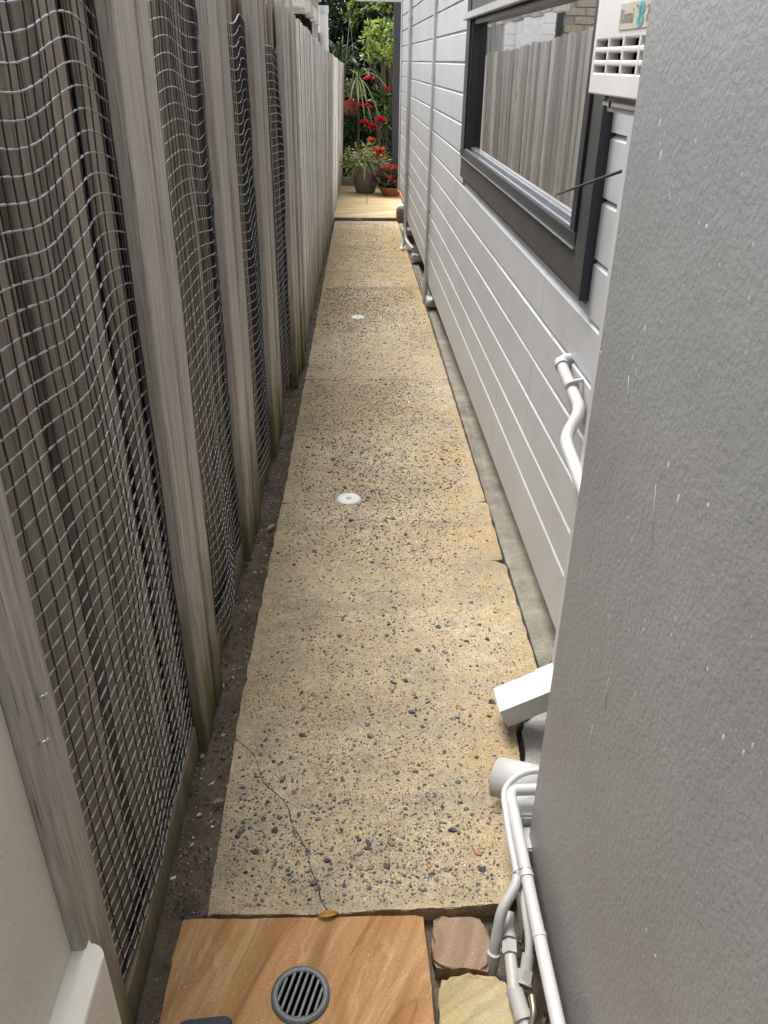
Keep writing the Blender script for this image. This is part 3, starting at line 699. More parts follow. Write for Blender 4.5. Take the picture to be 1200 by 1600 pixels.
# things on the bench behind the glass
def bottle(name, prof, x, y, z, m, lab, cat, extra=None):
    t = thing(name, (x, y, z), lab, cat); bm = bmesh.new(); lathe(bm, prof, (x, y, z), 20); smooth_angle(fin('body', bm, m, t))
    if extra: bm = bmesh.new(); extra(bm); smooth_angle(fin('cap', bm, 'jar_amber', t))
bottle('soap_bottle', [(.0, 0), (.045, 0), (.047, .02), (.047, .12), (.036, .155), (.014, .165), (.014, .18), (.0, .18)], wx(2.6)+.17, 2.56, 1.061, 'bottle_white', 'white round shouldered bottle on the bench inside the window', 'bottle', lambda bm: lathe(bm, [(.0, .18), (.012, .18), (.012, .21), (.0, .21)], (wx(2.6)+.17, 2.56, 1.061), 12))
bottle('soap_bottle', [(.0, 0), (.03, 0), (.031, .10), (.02, .125), (.010, .13), (.010, .15), (.0, .15)], wx(2.8)+.20, 2.82, 1.061, 'hose_cream', 'small cream bottle behind the glass beside the white bottle', 'bottle')
bottle('jar', [(.0, 0), (.04, 0), (.042, .01), (.042, .09), (.035, .10), (.036, .12), (.0, .12)], wx(3.2)+.22, 3.2, 1.061, 'galv', 'shiny metal canister on the kitchen bench inside the window', 'canister')
bottle('jar', [(.0, 0), (.03, 0), (.032, .07), (.025, .08), (.025, .09), (.0, .09)], wx(3.7)+.20, 3.75, 1.061, 'jar_amber', 'small amber jar on the kitchen bench inside the window', 'jar')

# black stay rod in front of the window
bm = bmesh.new()
tube(bm, [wp(1.72, .06, 1.4275), wp(1.95, .056, 1.3787), wp(2.15, .05, 1.3363), wp(2.42, .042, 1.279), wp(2.467, .04, 1.269)], [.0038, .0038, .0036, .003, .001], 8)
tag(fin('stay_rod', bm, 'rubber', None, True), 'thin black rod slanting across the black window casing', 'rod')

# ------------------------------------------------------------------ water heater
hx, hy0, hy1, hz0, hz1 = .420, 1.300, 1.660, 1.553, 2.10
ht = thing('water_heater', (wx(1.5), 1.48, hz0), 'white wall mounted gas water heater with slotted front vents', 'heater')
bx('case', 'heater_white', ht, hx+.020, wx(1.5)+.02, hy0+.004, hy1-.004, hz0, hz1, .008, 3)
# front shell with real slots
holes = []
for r in range(3):
    for c in range(4):
        y1_ = hy1-.018-c*.0865; holes.append((y1_-.074, y1_, 1.5865+r*.0195, 1.5865+r*.0195+.0108))
ysg = sorted({hy0, hy1} | {h[0] for h in holes} | {h[1] for h in holes}); zsg = sorted({hz0, hz1, 1.70} | {h[2] for h in holes} | {h[3] for h in holes})
bm = bmesh.new(); vc = {}
def gv(i, j):
    if (i, j) not in vc: vc[i, j] = bm.verts.new((hx, ysg[i], zsg[j]))
    return vc[i, j]
for i in range(len(ysg)-1):
    for j in range(len(zsg)-1):
        ym, zm = (ysg[i]+ysg[i+1])/2, (zsg[j]+zsg[j+1])/2
        if not any(h[0] < ym < h[1] and h[2] < zm < h[3] for h in holes): bm.faces.new((gv(i, j), gv(i, j+1), gv(i+1, j+1), gv(i+1, j)))
ex = bmesh.ops.extrude_face_region(bm, geom=bm.faces[:]); 
for v in [g for g in ex['geom'] if isinstance(g, bmesh.types.BMVert)]: v.co.x += .019
fr = fin('front_shell', bm, 'heater_white', ht)
md = fr.modifiers.new('bevel', 'BEVEL'); md.width = .0025; md.segments = 2; md.limit_method = 'ANGLE'
bx('slot_backing', 'void_shade', ht, hx+.0192, hx+.0198, hy0+.01, hy1-.01, hz0+.01, 1.75)  # black sheet gives the slots their inner shade by colour
bx('top_slot', 'void_shade', ht, hx-.0006, hx+.001, 1.36, 1.47, 1.6885, 1.6945)  # thin black plate painted as the shade in a slot
bm = bmesh.new(); box(bm, hx+.014, wx(1.5)-.03, hy0+.01, hy1-.045, hz0-.026, hz0-.0005); fin('pipe_cover', bm, 'heater_white', ht, False, .010, 3)
bm = bmesh.new(); lathe(bm, [(.0, 0), (.006, 0)], (0, 0, 0), 12); 
for v in bm.verts: v.co = Vector((hx+.0135, hy1-.105+v.co.x*1.0, hz0-.013+v.co.y*1.1))
fin('drain_hole', bm, 'void_shade', ht)  # flat black disc painted as the shade in a hole
lab = bx('label_plate', 'label_beige', ht, hx-.0014, hx-.0004, 1.330, 1.510, 1.648, 1.6835)
def text(body, size, y, z, m, par, sx=1.0):
    cu = bpy.data.curves.new('lettering', 'FONT'); cu.body = body; cu.size = size; cu.extrude = .0002
    ob = bpy.data.objects.new('tmp', cu); COL.objects.link(ob)
    bpy.context.view_layer.update(); me = bpy.data.meshes.new_from_object(ob.evaluated_get(bpy.context.evaluated_depsgraph_get())); bpy.data.objects.remove(ob)
    for v in me.vertices: x_, y_ = v.co.x*sx, v.co.y; v.co = Vector((hx-.0018-v.co.z, y-x_, z+y_))
    o = link('lettering', me, m, par); return o
text('Rinnai', .0285, 1.504, 1.657, 'ink_grey', lab, 1.0); text('2', .0300, 1.372, 1.657, 'ink_grey', lab, 1.0); bx('accent_dot', 'ink_red', lab, hx-.0019, hx-.0016, 1.4175, 1.4215, 1.676, 1.679)
bm = bmesh.new()
for dz in (-.0072, .0072):        # two joined lobes, each with a hole
    n = 24; o_, i_ = [], []
    for k in range(n):
        a = 2*math.pi*k/n; o_.append(bm.verts.new((hx-.0020, 1.396+.0165*math.cos(a), 1.6655+dz*1.05+.0088*math.sin(a)))); i_.append(bm.verts.new((hx-.0020-(.00015 if dz > 0 else 0), 1.396+.0035*math.cos(a), 1.6655+dz*.85+.0042*math.sin(a))))
    for k in range(n): bm.faces.new((o_[k], o_[(k+1) % n], i_[(k+1) % n], i_[k]))
for v in bm.verts:
    if v.co.z > 1.6655: v.co.x -= .0001
fin('emblem', bm, 'ink_blue', lab)

# ------------------------------------------------------------------ pipes on the house
for yv, r, zt, zb, lb in ((6.60, .012, 2.52, .075, 'pale grey conduit strapped down the weatherboards, closer to the black window'), (9.02, .019, 2.52, .00, 'pale grey downpipe tube by the white corner board')):
    t = thing('conduit', (wx(yv)-r, yv, zb), lb, 'conduit', 'vertical conduits on the weatherboards')
    tb('tube', 'conduit_grey', t, [wp(yv, r+.004, zt), wp(yv, r+.004, zb)], r, 12)
    for z in (1.95, 1.49, .58, zb+.02): tb('strap', 'conduit_grey', t, [wp(yv, r+.004, z), wp(yv, r+.004, z+.02)], r*1.35, 12)
    if yv < 8: tb('lower_tube', 'conduit_grey', t, [wp(yv, r+.004, zb), wp(yv, r+.006, gz(yv)-.02)], r*1.6, 12)
    else:
        tb('lower_tube', 'conduit_grey', t, [wp(yv, r+.004, zb), wp(yv, .03, -.10), wp(yv-.05, .07, -.155), wp(yv-.15, .05, -.15)], r*.9, 12, .05); tb('lower_tube', 'conduit_grey', t, [wp(yv-.02, .03, .06), wp(yv-.10, .02, -.06), wp(yv-.35, -.04, -.10)], r*.8, 12, .08)
# white waste pipe with an offset
t = thing('waste_pipe', (wx(2), 2, .8), 'white waste pipe with a double bend running along the weatherboards', 'pipe')
o1 = .040
tb('tube', 'pvc_white', t, [wp(2.235, .028, .845), wp(1.985, .028, .800), wp(1.905, .085, .755), wp(1.60, .085, .70)], .0165, 16, .04)
tb('collar', 'pvc_white', t, [wp(2.240, .028, .846), wp(2.215, .028, .843)], .020, 16); tb('collar', 'pvc_weather', t, [wp(2.10, .028, .829), wp(2.088, .028, .8275)], .0185, 16)
tb('bracket', 'pvc_white', t, [wp(2.094, .024, .842), wp(2.093, .0, .846)], .0065, 8); tb('elbow', 'pvc_white', t, [wp(2.236, .028, .846), wp(2.246, .012, .853), wp(2.246, -.004, .853)], .018, 14, .012)

# downpipe behind the near wall with its shoe kicked out over the path
t = thing('downpipe', (.56, 1.5, 0), 'white square downpipe shoe kicking out over the path edge below the grey wall', 'downpipe')
def sq_tube(name, m, pts, w, h, side):
    bm = bmesh.new(); rings = []
    side = Vector(side).normalized()
    for i, p in enumerate(pts):
        p = Vector(p); d = (Vector(pts[min(i+1, len(pts)-1)])-Vector(pts[max(i-1, 0)])).normalized(); u = (side-d*side.dot(d)).normalized(); v = d.cross(u)
        rings.append([bm.verts.new(p+u*a*w/2+v*b*h/2) for a, b in ((-1, -1), (1, -1), (1, 1), (-1, 1))])
    for a, b in zip(rings, rings[1:]):
        for k in range(4): bm.faces.new((a[k], a[(k+1) % 4], b[(k+1) % 4], b[k]))
    o = fin(name, bm, m, t, False, .0, 1); s_ = o.modifiers.new('shell', 'SOLIDIFY'); s_.thickness = .003
    b_ = o.modifiers.new('bevel', 'BEVEL'); b_.width = .004; b_.segments = 2; b_.limit_method = 'ANGLE'; return o
shd = Vector((-.62, -.02, -.20))
a_ = Vector((.585, 1.71, .125)); b_ = Vector((.390, 1.700, .030))
sq_tube('shoe', 'pvc_white', [b_, b_.lerp(a_, .62)], .098, .062, (0, 1, .0)); sq_tube('sleeve', 'pvc_white', [b_.lerp(a_, .60), b_.lerp(a_, 1.02)], .104, .068, (0, 1, .0))
sq_tube('stack', 'pvc_white', [Vector((.570, 1.715, .10)), Vector((.570, 1.715, 2.5))], .104, .068, (0, 1, 0))

# offcut of round white pipe and box beside the gas pipes
t = thing('pipe_cover', (.39, 1.35, 0), 'white round pipe cover with flaking paint at the foot of the grey wall', 'cover')
bm = bmesh.new(); n = 18; A, B = [], []
for k in range(n+1):
    a = math.pi*(k/n)*1.06-.1; A.append((math.cos(a), math.sin(a)))
def halfpipe(bm, c0, c1, r0, r1):
    c0, c1 = Vector(c0), Vector(c1); d = (c1-c0).normalized(); u = Vector((0, 0, 1)).cross(d).normalized(); w = d.cross(u)
    ra = [bm.verts.new(c0+(u*x+w*z)*r0) for x, z in A]; rb = [bm.verts.new(c1+(u*x+w*z)*r1) for x, z in A]
    for k in range(n): bm.faces.new((ra[k], ra[k+1], rb[k+1], rb[k]))
halfpipe(bm, (.352, 1.470, .0), (.46, 1.405, .03), .056, .056)
o = fin('shell', bm, 'pvc_white', t, True); md = o.modifiers.new('shell', 'SOLIDIFY'); md.thickness = .004
bx('box', 'pvc_white', t, .352, .47, 1.235, 1.300, -.03, .030, .004, 2); bx('box', 'pvc_white', t, .362, .47, 1.305, 1.395, -.03, .055, .006, 2)
bm = bmesh.new(); prism(bm, [(.343, 1.06), (.356, 1.06), (.368, 1.235), (.354, 1.235)], -.04, .004); fin('edging', bm, 'pvc_weather', t, False, .002, 1)

# gas and water pipes hugging the near wall
t = thing('water_pipe', (.36, 1.2, .08), 'thick white painted pipe running along the foot of the grey wall', 'pipe')
tb('tube', 'pvc_white', t, [(.47, 1.347, .100), (.352, 1.345, .100), (.351, 1.06, .097), (.353, .55, .107)], .0135, 14, .024)
for y_ in (1.31, 1.12, .985): tb('joint', 'pvc_white', t, [(.3515, y_, .0985), (.3515, y_-.010, .0985)], .0147, 14)
t = thing('gas_pipe', (.34, 1.2, .08), 'thinner white painted pipe looping beside the thick one and turning into the dirt', 'pipe')
tb('tube', 'pvc_white', t, [(.47, 1.392, .110), (.395, 1.388, .118), (.336, 1.350, .105), (.332, 1.25, .093), (.334, 1.12, .085)], .0078, 10, .045)
tb('elbow', 'pvc_weather', t, [(.337, 1.138, .083), (.330, 1.108, .082), (.292, 1.062, .062), (.277, 1.020, .0), (.270, 1.006, -.05)], .0115, 12, .022)
tb('socket', 'pvc_weather', t, [(.2745, 1.014, -.005), (.2685, 1.002, -.055)], .0138, 12)
tb('branch', 'pvc_weather', t, [(.345, 1.115, .070), (.341, 1.055, .062), (.342, 1.00, .045), (.332, .965, .020)], .0085, 12, .03)
tb('wire_tie', 'galv', t, [(.325, 1.130, .09), (.338, 1.128, .106), (.352, 1.128, .113), (.366, 1.126, .104)], .0012, 6, .01)
t = thing('stop_valve', (.31, .95, .0), 'white painted valve fittings with a dull brass elbow in the dirt', 'valve')
def fit(name, m, p, q, r, s): return tb(name, m, t, [p, q], r, s)
fit('stub', 'pvc_weather', (.316, 1.085, .015), (.308, 1.035, .015), .0125, 14); fit('collar', 'pvc_weather', (.309, 1.038, .015), (.307, 1.028, .015), .015, 14)
fit('hex_nut', 'pvc_weather', (.307, 1.022, .015), (.304, .995, .015), .017, 6); fit('body', 'pvc_weather', (.304, .995, .014), (.300, .925, .010), .0125, 14)
fit('branch_socket', 'pvc_weather', (.337, .985, .035), (.330, .962, .018), .0125, 14); fit('hex_nut', 'pvc_weather', (.330, .962, .018), (.324, .945, .006), .0175, 6); fit('washer', 'pvc_weather', (.3235, .9435, .005), (.3215, .939, .003), .0195, 16)
fit('lower_body', 'pvc_weather', (.302, .928, .008), (.310, .885, .0), .0165, 14); fit('collar', 'pvc_weather', (.309, .890, .001), (.312, .876, -.002), .0185, 14); fit('tail', 'pvc_weather', (.311, .878, -.002), (.318, .835, -.010), .0140, 14)
tb('brass_elbow', 'brass_dull', t, [(.329, .905, .028), (.328, .872, .028), (.316, .848, .012), (.312, .838, .0)], .0068, 12, .014); fit('union', 'brass_dull', (.320, .856, .004), (.316, .842, -.006), .013, 6); fit('lower_tail', 'pvc_weather', (.317, .840, -.012), (.320, .79, -.02), .017, 14)

# piers under the lifted far end of the house
for i, (y_, x_, lb) in enumerate(((10.95, .52, 'dark brick pier with a white capped top beside the strip drain'), (9.75, .53, 'small white painted stump foot under the far end of the house'), (8.25, .555, 'white painted stump foot near the tubes under the house'), (6.45, .565, 'white painted stump foot below the conduit on the house'))):
    t = thing('stump', (x_, y_, gz(y_)), lb, 'stump', 'stumps under the house edge')
    if i == 0:
        bx('shaft', 'brick_brown', t, x_-.035, x_+.14, y_-.06, y_+.16, gz(y_)-.05, gz(y_)+.13, .006, 1); bx('cap', 'pvc_white', t, x_-.028, x_+.14, y_-.04, y_+.16, gz(y_)+.131, gz(y_)+.185, .015, 2)
    else:
        bx('shaft', 'brick_brown', t, x_-.01, x_+.11, y_-.05, y_+.10, gz(y_)-.05, gz(y_)+.06, .006, 1)
        bm = bmesh.new(); box(bm, x_-.03, x_+.08, y_-.07, y_+.03, gz(y_)+.02, gz(y_)+.085)
        bmesh.ops.subdivide_edges(bm, edges=bm.edges[:], cuts=3, use_grid_fill=True)
        for v in bm.verts: v.co += Vector([noise.noise(v.co*40+Vector((k*9, 0, 0)))*.018 for k in range(3)])
        fin('paint_lump', bm, 'pvc_white', t, True)

# ------------------------------------------------------------------ far end
t = thing('charcoal_post', (.58, 13.7, gz(13.7)), 'broad charcoal painted post standing between flowers and house corner', 'post')
bx('shaft', 'post_charcoal', t, .515, .672, 13.62, 13.78, gz(13.7), 3.2, .004, 2); bx('foot', 'galv', t, .50, .69, 13.60, 13.80, gz(13.7)-.01, gz(13.7)+.06, .003, 1)
t = thing('awning_beam', (.3, 10.75, 2.1), 'pale grey beam end reaching over the passage at the house corner', 'beam')
bx('beam', 'conduit_grey', t, -.02, .62, 10.72, 10.80, 2.185, 2.30, .004, 2); bx('bracket', 'galv', t, .50, .56, 10.70, 10.719, 2.18, 2.31, .002, 1)

# lean-to behind the fence: timber fascia, brackets, white roof sheet, pipe
t = thing('lean_to', (-.55, 8.0, 0), 'old timber lean-to with white roof edge showing over the fence top', 'shed')
bx('fascia', 'wood_brown', t, -.52, -.465, 7.2, 11.15, 2.075, 2.20, .003, 1); bx('roof_sheet', 'roof_white', t, -.98, -.44, 7.0, 11.3, 2.202, 2.235, .004, 1)
bx('end_fascia', 'wood_skylit', t, -.96, -.47, 11.152, 11.21, 2.075, 2.20, .003, 1)
for k in range(9): bx('bracket', 'wood_skylit', t, -.50, -.445, 7.25+k*.43, 7.25+k*.43+.33, 1.955+.02*(k%2), 2.074, .004, 1)
for k in range(5): bx('bracket_post', 'pvc_weather', t, -.49, -.475, 10.0+k*.26, 10.0+k*.26+.03, 1.55, 1.954, .002, 1)
t = thing('vent_pipe', (-.43, 11.6, 0), 'grey pipe standing up behind the fence top beside the lean-to', 'pipe'); tb('tube', 'conduit_grey', t, [(-.43, 11.6, -.1), (-.43, 11.6, 2.10)], .062, 18); tb('collar', 'galv', t, [(-.43, 11.6, 2.10), (-.43, 11.6, 2.18)], .071, 18)
t = thing('plank_screen', (-.46, 12.2, 0), 'weathered timber planks standing behind the far fence top', 'planks')
for k in range(4): bx('plank', 'wood_brown', t, -.52-.03*k, -.49-.03*k, 11.2+k*.5, 11.66+k*.5, -.2, 1.90-.05*k, .004, 1)

# neighbour's house and brick wall over the fence (seen mirrored in the window)
nb = thing('neighbour_house', (-2.6, 15.5, 0), 'white weatherboard house beyond the fence, mirrored in the window', 'house')
for k in range(24):
    z = .2+k*.165; bm = bmesh.new(); prism(bm, [(-2.36, 15.5), (-1.52, 15.5), (-1.52, 15.53), (-2.36, 15.53)], z+.004, z+.165); fin('board', bm, 'board_white', nb, False, .006, 1)
bx('wall', 'board_white', nb, -2.36, -1.52, 15.531, 18.5, .0, 4.2); bx('roof', 'roof_white', nb, -2.5, -1.4, 15.2, 18.7, 4.201, 4.3)
wi = bx('window', 'board_white', nb, -2.15, -1.72, 15.46, 15.499, 1.75, 2.75); bx('pane', 'roof_white', wi, -2.10, -1.77, 15.45, 15.459, 1.81, 2.69)
bx('post','post_charcoal',thing('dark_post',(-1.24,10.6,0),'dark post beside the tan brick wall beyond the fence','post'),-1.275,-1.205,10.56,10.63,-.2,3.4,.004,1)
bw = thing('brick_wall', (-1.6, 9.9, 0), 'tan brick wall beyond the fence, mirrored in the window', 'wall')
bx('core', 'brick_mortar', bw, -2.6, -1.285, 10.62, 10.80, -.2, 3.6)
bmB = bmesh.new(); box(bmB, -.113, .113, -.012, .012, -.036, .036); bmesh.ops.bevel(bmB, geom=bmB.edges[:], offset=.004, segments=1, affect='EDGES'); mB = bpy.data.meshes.new('brick'); bmB.to_mesh(mB); bmB.free(); mB.materials.append(MT['brick_tan'])
for r in range(28):
    for c in range(7):
        x = -2.47+c*.236+(.118 if r % 2 else 0)
        if x > -1.38: continue
        o = bpy.data.objects.new('brick', mB); COL.objects.link(o); o.parent = bw; o.matrix_parent_inverse = PINV[bw.name]; o.location = (x, 10.61, 1.2+r*.083)

# ------------------------------------------------------------------ plants
def leaves(name, parent, C, N_, L, W, cols, m='leaf', fold=.25, droop=.0, seed=0, jitter=.9):
    """C: centres, N_: leaf directions (tip), L: lengths; each leaf is a folded six-vertex blade"""
    r = np.random.default_rng(seed); n = len(C); d = N_/np.linalg.norm(N_, axis=1, keepdims=True)
    rv = r.normal(size=(n, 3)); u = np.cross(d, rv); u /= np.linalg.norm(u, axis=1, keepdims=True)
    # keep blades mostly facing up
    upv = np.tile([0, 0, 1.0], (n, 1)); u2 = np.cross(d, upv); nn = np.linalg.norm(u2, axis=1, keepdims=True); u2 = np.where(nn > .2, u2/np.maximum(nn, 1e-6), u)
    u = u2*(1-jitter*.5)+u*jitter*.5; u /= np.linalg.norm(u, axis=1, keepdims=True); w = np.cross(u, d)
    L = L[:, None]; W = W[:, None]
    base = C; mid = C+d*L*.5; tip = C+d*L+np.array([0, 0, -1])*L*droop
    co = np.stack([base, mid+u*W*.5-w*W*fold, mid, mid-u*W*.5-w*W*fold, tip, C+d*L*.8+u*W*.3-w*W*fold*.6-np.array([0, 0, 1])*L*droop*.5, C+d*L*.8-u*W*.3-w*W*fold*.6-np.array([0, 0, 1])*L*droop*.5], 1).reshape(-1, 3)
    off = np.arange(n)*7
    t3 = np.array([[0, 1, 2], [0, 2, 3], [2, 1, 5], [2, 5, 4], [2, 4, 6], [2, 6, 3]])
    f = (t3[None]+off[:, None, None]).reshape(-1, 3)
    cc = np.repeat(cols, 7, 0)
    return colmesh(name, co, f, cc, m, parent)
def palc(n, cols, seed, var=.3):
    r = np.random.default_rng(seed); c = np.array(cols)[r.integers(0, len(cols), n)]; return c*r.uniform(1-var, 1+var, (n, 1))
def clumps(n, lo, hi, k, rad_, seed, flat=1.0):
    """points gathered in k uneven clumps inside a box"""
    r = np.random.default_rng(seed); ctr = r.uniform(lo, hi, (k, 3)); sz = r.uniform(.5, 1.2, k)*rad_
    i = r.integers(0, k, n); v = r.normal(size=(n, 3)); v /= np.linalg.norm(v, axis=1, keepdims=True)
    p = ctr[i]+v*(sz[i]*r.random(n)**.4)[:, None]*np.array([1, 1, flat]); return p, v
def branch_set(name, parent, root, tips, r0, m='bark', seed=0):
    bm = bmesh.new(); root = Vector(root)
    for k, tp in enumerate(tips):
        tp = Vector(tp); midp = root.lerp(tp, .55)+Vector((noise.noise(tp*3)*.15, noise.noise(tp*3+Vector((5, 0, 0)))*.15, .08))
        pts = [root, root.lerp(midp, .5), midp, midp.lerp(tp, .5), tp]; tube(bm, pts, [r0, r0*.8, r0*.55, r0*.35, r0*.15], 6)
    return fin(name, bm, m, parent, True)
DK = [(.018, .040, .012), (.028, .058, .016), (.040, .075, .022), (.012, .028, .010)]
MID = [(.05, .10, .025), (.07, .13, .03), (.04, .08, .02)]
LIME_SUNLIT = [(.30, .40, .06), (.36, .44, .09), (.19, .30, .045), (.10, .17, .03)]  # lime leaves with their sunlight put into the brighter colours
# dark backing trees beyond
def bush(name, label, cat, lo, hi, n, k, cr_, L, cols, seed, root, ntips=7, group=None, out=.7, grav=-.1, W=.42, trunk=.03):
    t = thing(name, root, label, cat, group)
    p, v = clumps(n, lo, hi, k, cr_, seed)
    d = v*out+RNG.normal(0, .5, v.shape)+np.array([0, 0, grav]); r = np.random.default_rng(seed+1)
    LL = L*r.uniform(.6, 1.3, n); leaves('crown', t, p, d, LL, LL*W, palc(n, cols, seed+2), seed=seed)
    tips = [tuple(r.uniform(lo, hi)) for _ in range(ntips)]; branch_set('trunk', t, root, tips, trunk, seed=seed)
    return t
bush('evergreen_tree', 'dark dense evergreen tree filling the gap behind the pots', 'tree', (-1.0, 16.2, -.1), (1.3, 17.6, 3.0), 34000, 110, .40, .10, DK, 21, (.2, 17.2, -.35), 16, trunk=.06)
bush('evergreen_tree', 'dark evergreen tree rising behind the lean-to and fence end', 'tree', (-2.6, 16.8, .4), (-.6, 18.2, 3.6), 17000, 60, .42, .10, DK+MID[:1], 27, (-1.5, 17.6, -.35), 12, trunk=.06)
bush('hedge_shrub', 'dark leafy shrub at ground level behind the big pot', 'shrub', (-.45, 14.9, -.2), (.75, 15.6, .9), 4200, 26, .22, .085, DK+MID[2:], 33, (.15, 15.4, -.3), 9)
bush('lime_shrub', 'sunlit lime green leafy branch overhanging the passage end', 'shrub', (-.02, 14.3, 1.62), (.62, 15.0, 2.12), 700, 14, .13, .085, LIME_SUNLIT, 41, (.72, 15.1, .4), 9, W=.62, trunk=.02)
bush('hedge_shrub', 'mid green shrub with broad leaves at the charcoal post', 'shrub', (.12, 14.4, .70), (.50, 14.9, 1.15), 260, 9, .12, .11, MID+LIME_SUNLIT[2:], 45, (.4, 15.0, -.2), 6, W=.5, trunk=.015)
bush('hedge_shrub', 'green shrub with upright leaves above the lime branch', 'shrub', (-.15, 15.2, 2.2), (.7, 15.9, 2.75), 700, 12, .18, .09, MID+LIME_SUNLIT, 47, (.5, 15.7, .2), 6, W=.5, trunk=.02)
# strap leaved plants
def strap(parent, name, c, n, L, W, cols, seed, spread=1.0, up_=.9, m='leaf', sag=1.0):
    r = np.random.default_rng(seed); co, fa, cc = [], [], []
    for i in range(n):
        a = r.random()*6.28; el = r.uniform(.25, 1.0)*up_; l_ = L*r.uniform(.55, 1.15); d = np.array([math.cos(a)*spread, math.sin(a)*spread, el*1.6]); d /= np.linalg.norm(d)
        u = np.cross(d, [0, 0, 1.0]); u /= max(1e-6, np.linalg.norm(u)); c_ = np.array(cols[r.integers(0, len(cols))])*r.uniform(.7, 1.3); K = 7; b0 = len(co)
        p = np.array(c)+r.normal(0, .02, 3)
        for k in range(K+1):
            s = k/K; q = p+d*l_*s+np.array([0, 0, -1])*l_*.55*sag*s*s; w = W*math.sin(math.pi*min(.97, .12+s*.86))**.7*.5
            co += [q+u*w, q-np.array([0, 0, w*.5]), q-u*w]; cc += [c_]*3
        for k in range(K):
            o = b0+k*3; fa += [(o, o+1, o+4, o+3), (o+1, o+2, o+5, o+4)]
    return colmesh(name, np.array(co), fa, np.array(cc), m, parent)
t = thing('strap_plant', (-.45, 14.9, .8), 'tall strap leaved plant arching over the far fence top', 'plant')
strap(t, 'foliage', (-.45, 15.1, 1.25), 70, 1.15, .022, MID+[(.14, .17, .06), (.10, .13, .04)], 51, .75, 1.2); strap(t, 'foliage', (-.30, 15.4, 1.55), 50, 1.0, .020, MID+DK, 52, .8, 1.1); tb('stem', 'bark', t, [(-.45, 15.1, -.3), (-.44, 15.1, .6), (-.45, 15.1, 1.3)], .03, 8)
t = thing('orchid_cactus', (.1, 14.6, 1.0), 'arching pale green stems hung with crimson flowers', 'plant')
def flower(bm_co, bm_fa, cc, c, r_, n, col, seed, up_=.5):
    r = np.random.default_rng(seed); c = np.array(c)
    for i in range(n):
        a = r.random()*6.28; e = r.uniform(-.5, 1.1); d = np.array([math.cos(a)*math.cos(e), math.sin(a)*math.cos(e), math.sin(e)*up_+.05]); l_ = r_*r.uniform(.7, 1.15); u = np.cross(d, r.normal(size=3)); u /= np.linalg.norm(u)
        b = len(bm_co); w = l_*.30; bm_co += [c, c+d*l_*.55+u*w, c+d*l_, c+d*l_*.55-u*w]; bm_fa += [(b, b+1, b+2), (b, b+2, b+3)]; k = np.array(col)*r.uniform(.65, 1.25); cc += [k]*4
stems = bmesh.new()
FL = [(.17, 14.25, 1.37), (.45, 14.25, 1.22), (.14, 14.25, .98), (.10, 14.2, .76), (.33, 14.25, .80), (.0, 14.25, 1.0), (-.13, 14.25, 1.05), (.22, 14.22, .70)]
root = Vector((-.02, 14.9, 1.35))
for k, f in enumerate(FL):
    f = Vector(f); mid_ = root.lerp(f, .5)+Vector((0, 0, .28 if k < 5 else .16)); pts = [root*(1-s)**2+mid_*2*s*(1-s)+f*s*s for s in np.linspace(0, 1, 9)]; tube(stems, pts, .009, 6)
for k in range(4):
    f = Vector((random.uniform(-.25, .5), random.uniform(14.2, 14.8), random.uniform(.75, 1.3))); mid_ = root.lerp(f, .5)+Vector((0, 0, .45)); tube(stems, [root*(1-s)**2+mid_*2*s*(1-s)+f*s*s for s in np.linspace(0, 1, 9)], .008, 6)
plain('stem_pale', (.20, .24, .09), .6); fin('stem', stems, 'stem_pale', t, True); tb('main_stem', 'bark', t, [(-.02, 15.0, -.3), (.0, 15.0, .6), root], .02, 8)
for k, f in enumerate(FL):
    co, fa, cc = [], [], []
    for q in range(2 if k in (3, 4, 7) else 1): flower(co, fa, cc, Vector(f)+Vector((.03*q, 0, -.04*q)), .085 if k not in (1, 5, 6) else .065, 26, (.62, .012, .045), 60+k*3+q)
    colmesh('flower', np.array(co), fa, np.array(cc), 'petal', t)
tb('trunk', 'bark', thing('pale_trunk', (.33, 14.5, -.2), 'pale slim tree trunk rising behind the potted plants', 'trunk'), [(.36, 14.75, -.3), (.32, 14.75, .6), (.40, 14.8, 1.5), (.48, 14.85, 2.2)], .035, 10)

def pot(t, c, prof, m, soilr, name='pot'):
    bm = bmesh.new(); lathe(bm, prof, c, 36, False); smooth_angle(fin(name, bm, m, t)); bm = bmesh.new(); lathe(bm, [(0, 0), (soilr, 0)], (c[0], c[1], c[2]+prof[-1][1]+.0), 24); fin('soil', bm, 'soil', t)
# big taupe pot with variegated foliage and orange flowers
c = (.105, 13.62, gz(13.6)+.031)
t = thing('potted_plant', c, 'tall taupe pot of trailing variegated foliage with orange flowers', 'pot plant')
pot(t, c, [(.0, 0), (.13, .0), (.145, .012), (.180, .10), (.203, .21), (.212, .31), (.210, .37), (.214, .385), (.212, .415), (.192, .415), (.190, .37)], 'pot_taupe', .19)
cc3 = np.array([c[0], c[1]-.02, c[2]+.42]); r = np.random.default_rng(71); n = 620
v = r.normal(size=(n, 3)); v[:, 2] = np.abs(v[:, 2])*.8-.15; v /= np.linalg.norm(v, axis=1, keepdims=True); p = cc3+v*(r.random(n)**.5*.30)[:, None]*np.array([1.25, 1.0, 1.0])
VAR = [(.30, .33, .14), (.44, .44, .24), (.16, .22, .06), (.10, .15, .04), (.36, .36, .12)]
leaves('foliage', t, p, v*.8+r.normal(0, .5, v.shape), r.uniform(.05, .11, n), r.uniform(.018, .034, n), palc(n, VAR, 72), droop=.2, seed=73); strap(t, 'trailing_leaves', tuple(cc3), 60, .42, .020, VAR, 74, 1.1, .75, sag=1.5)
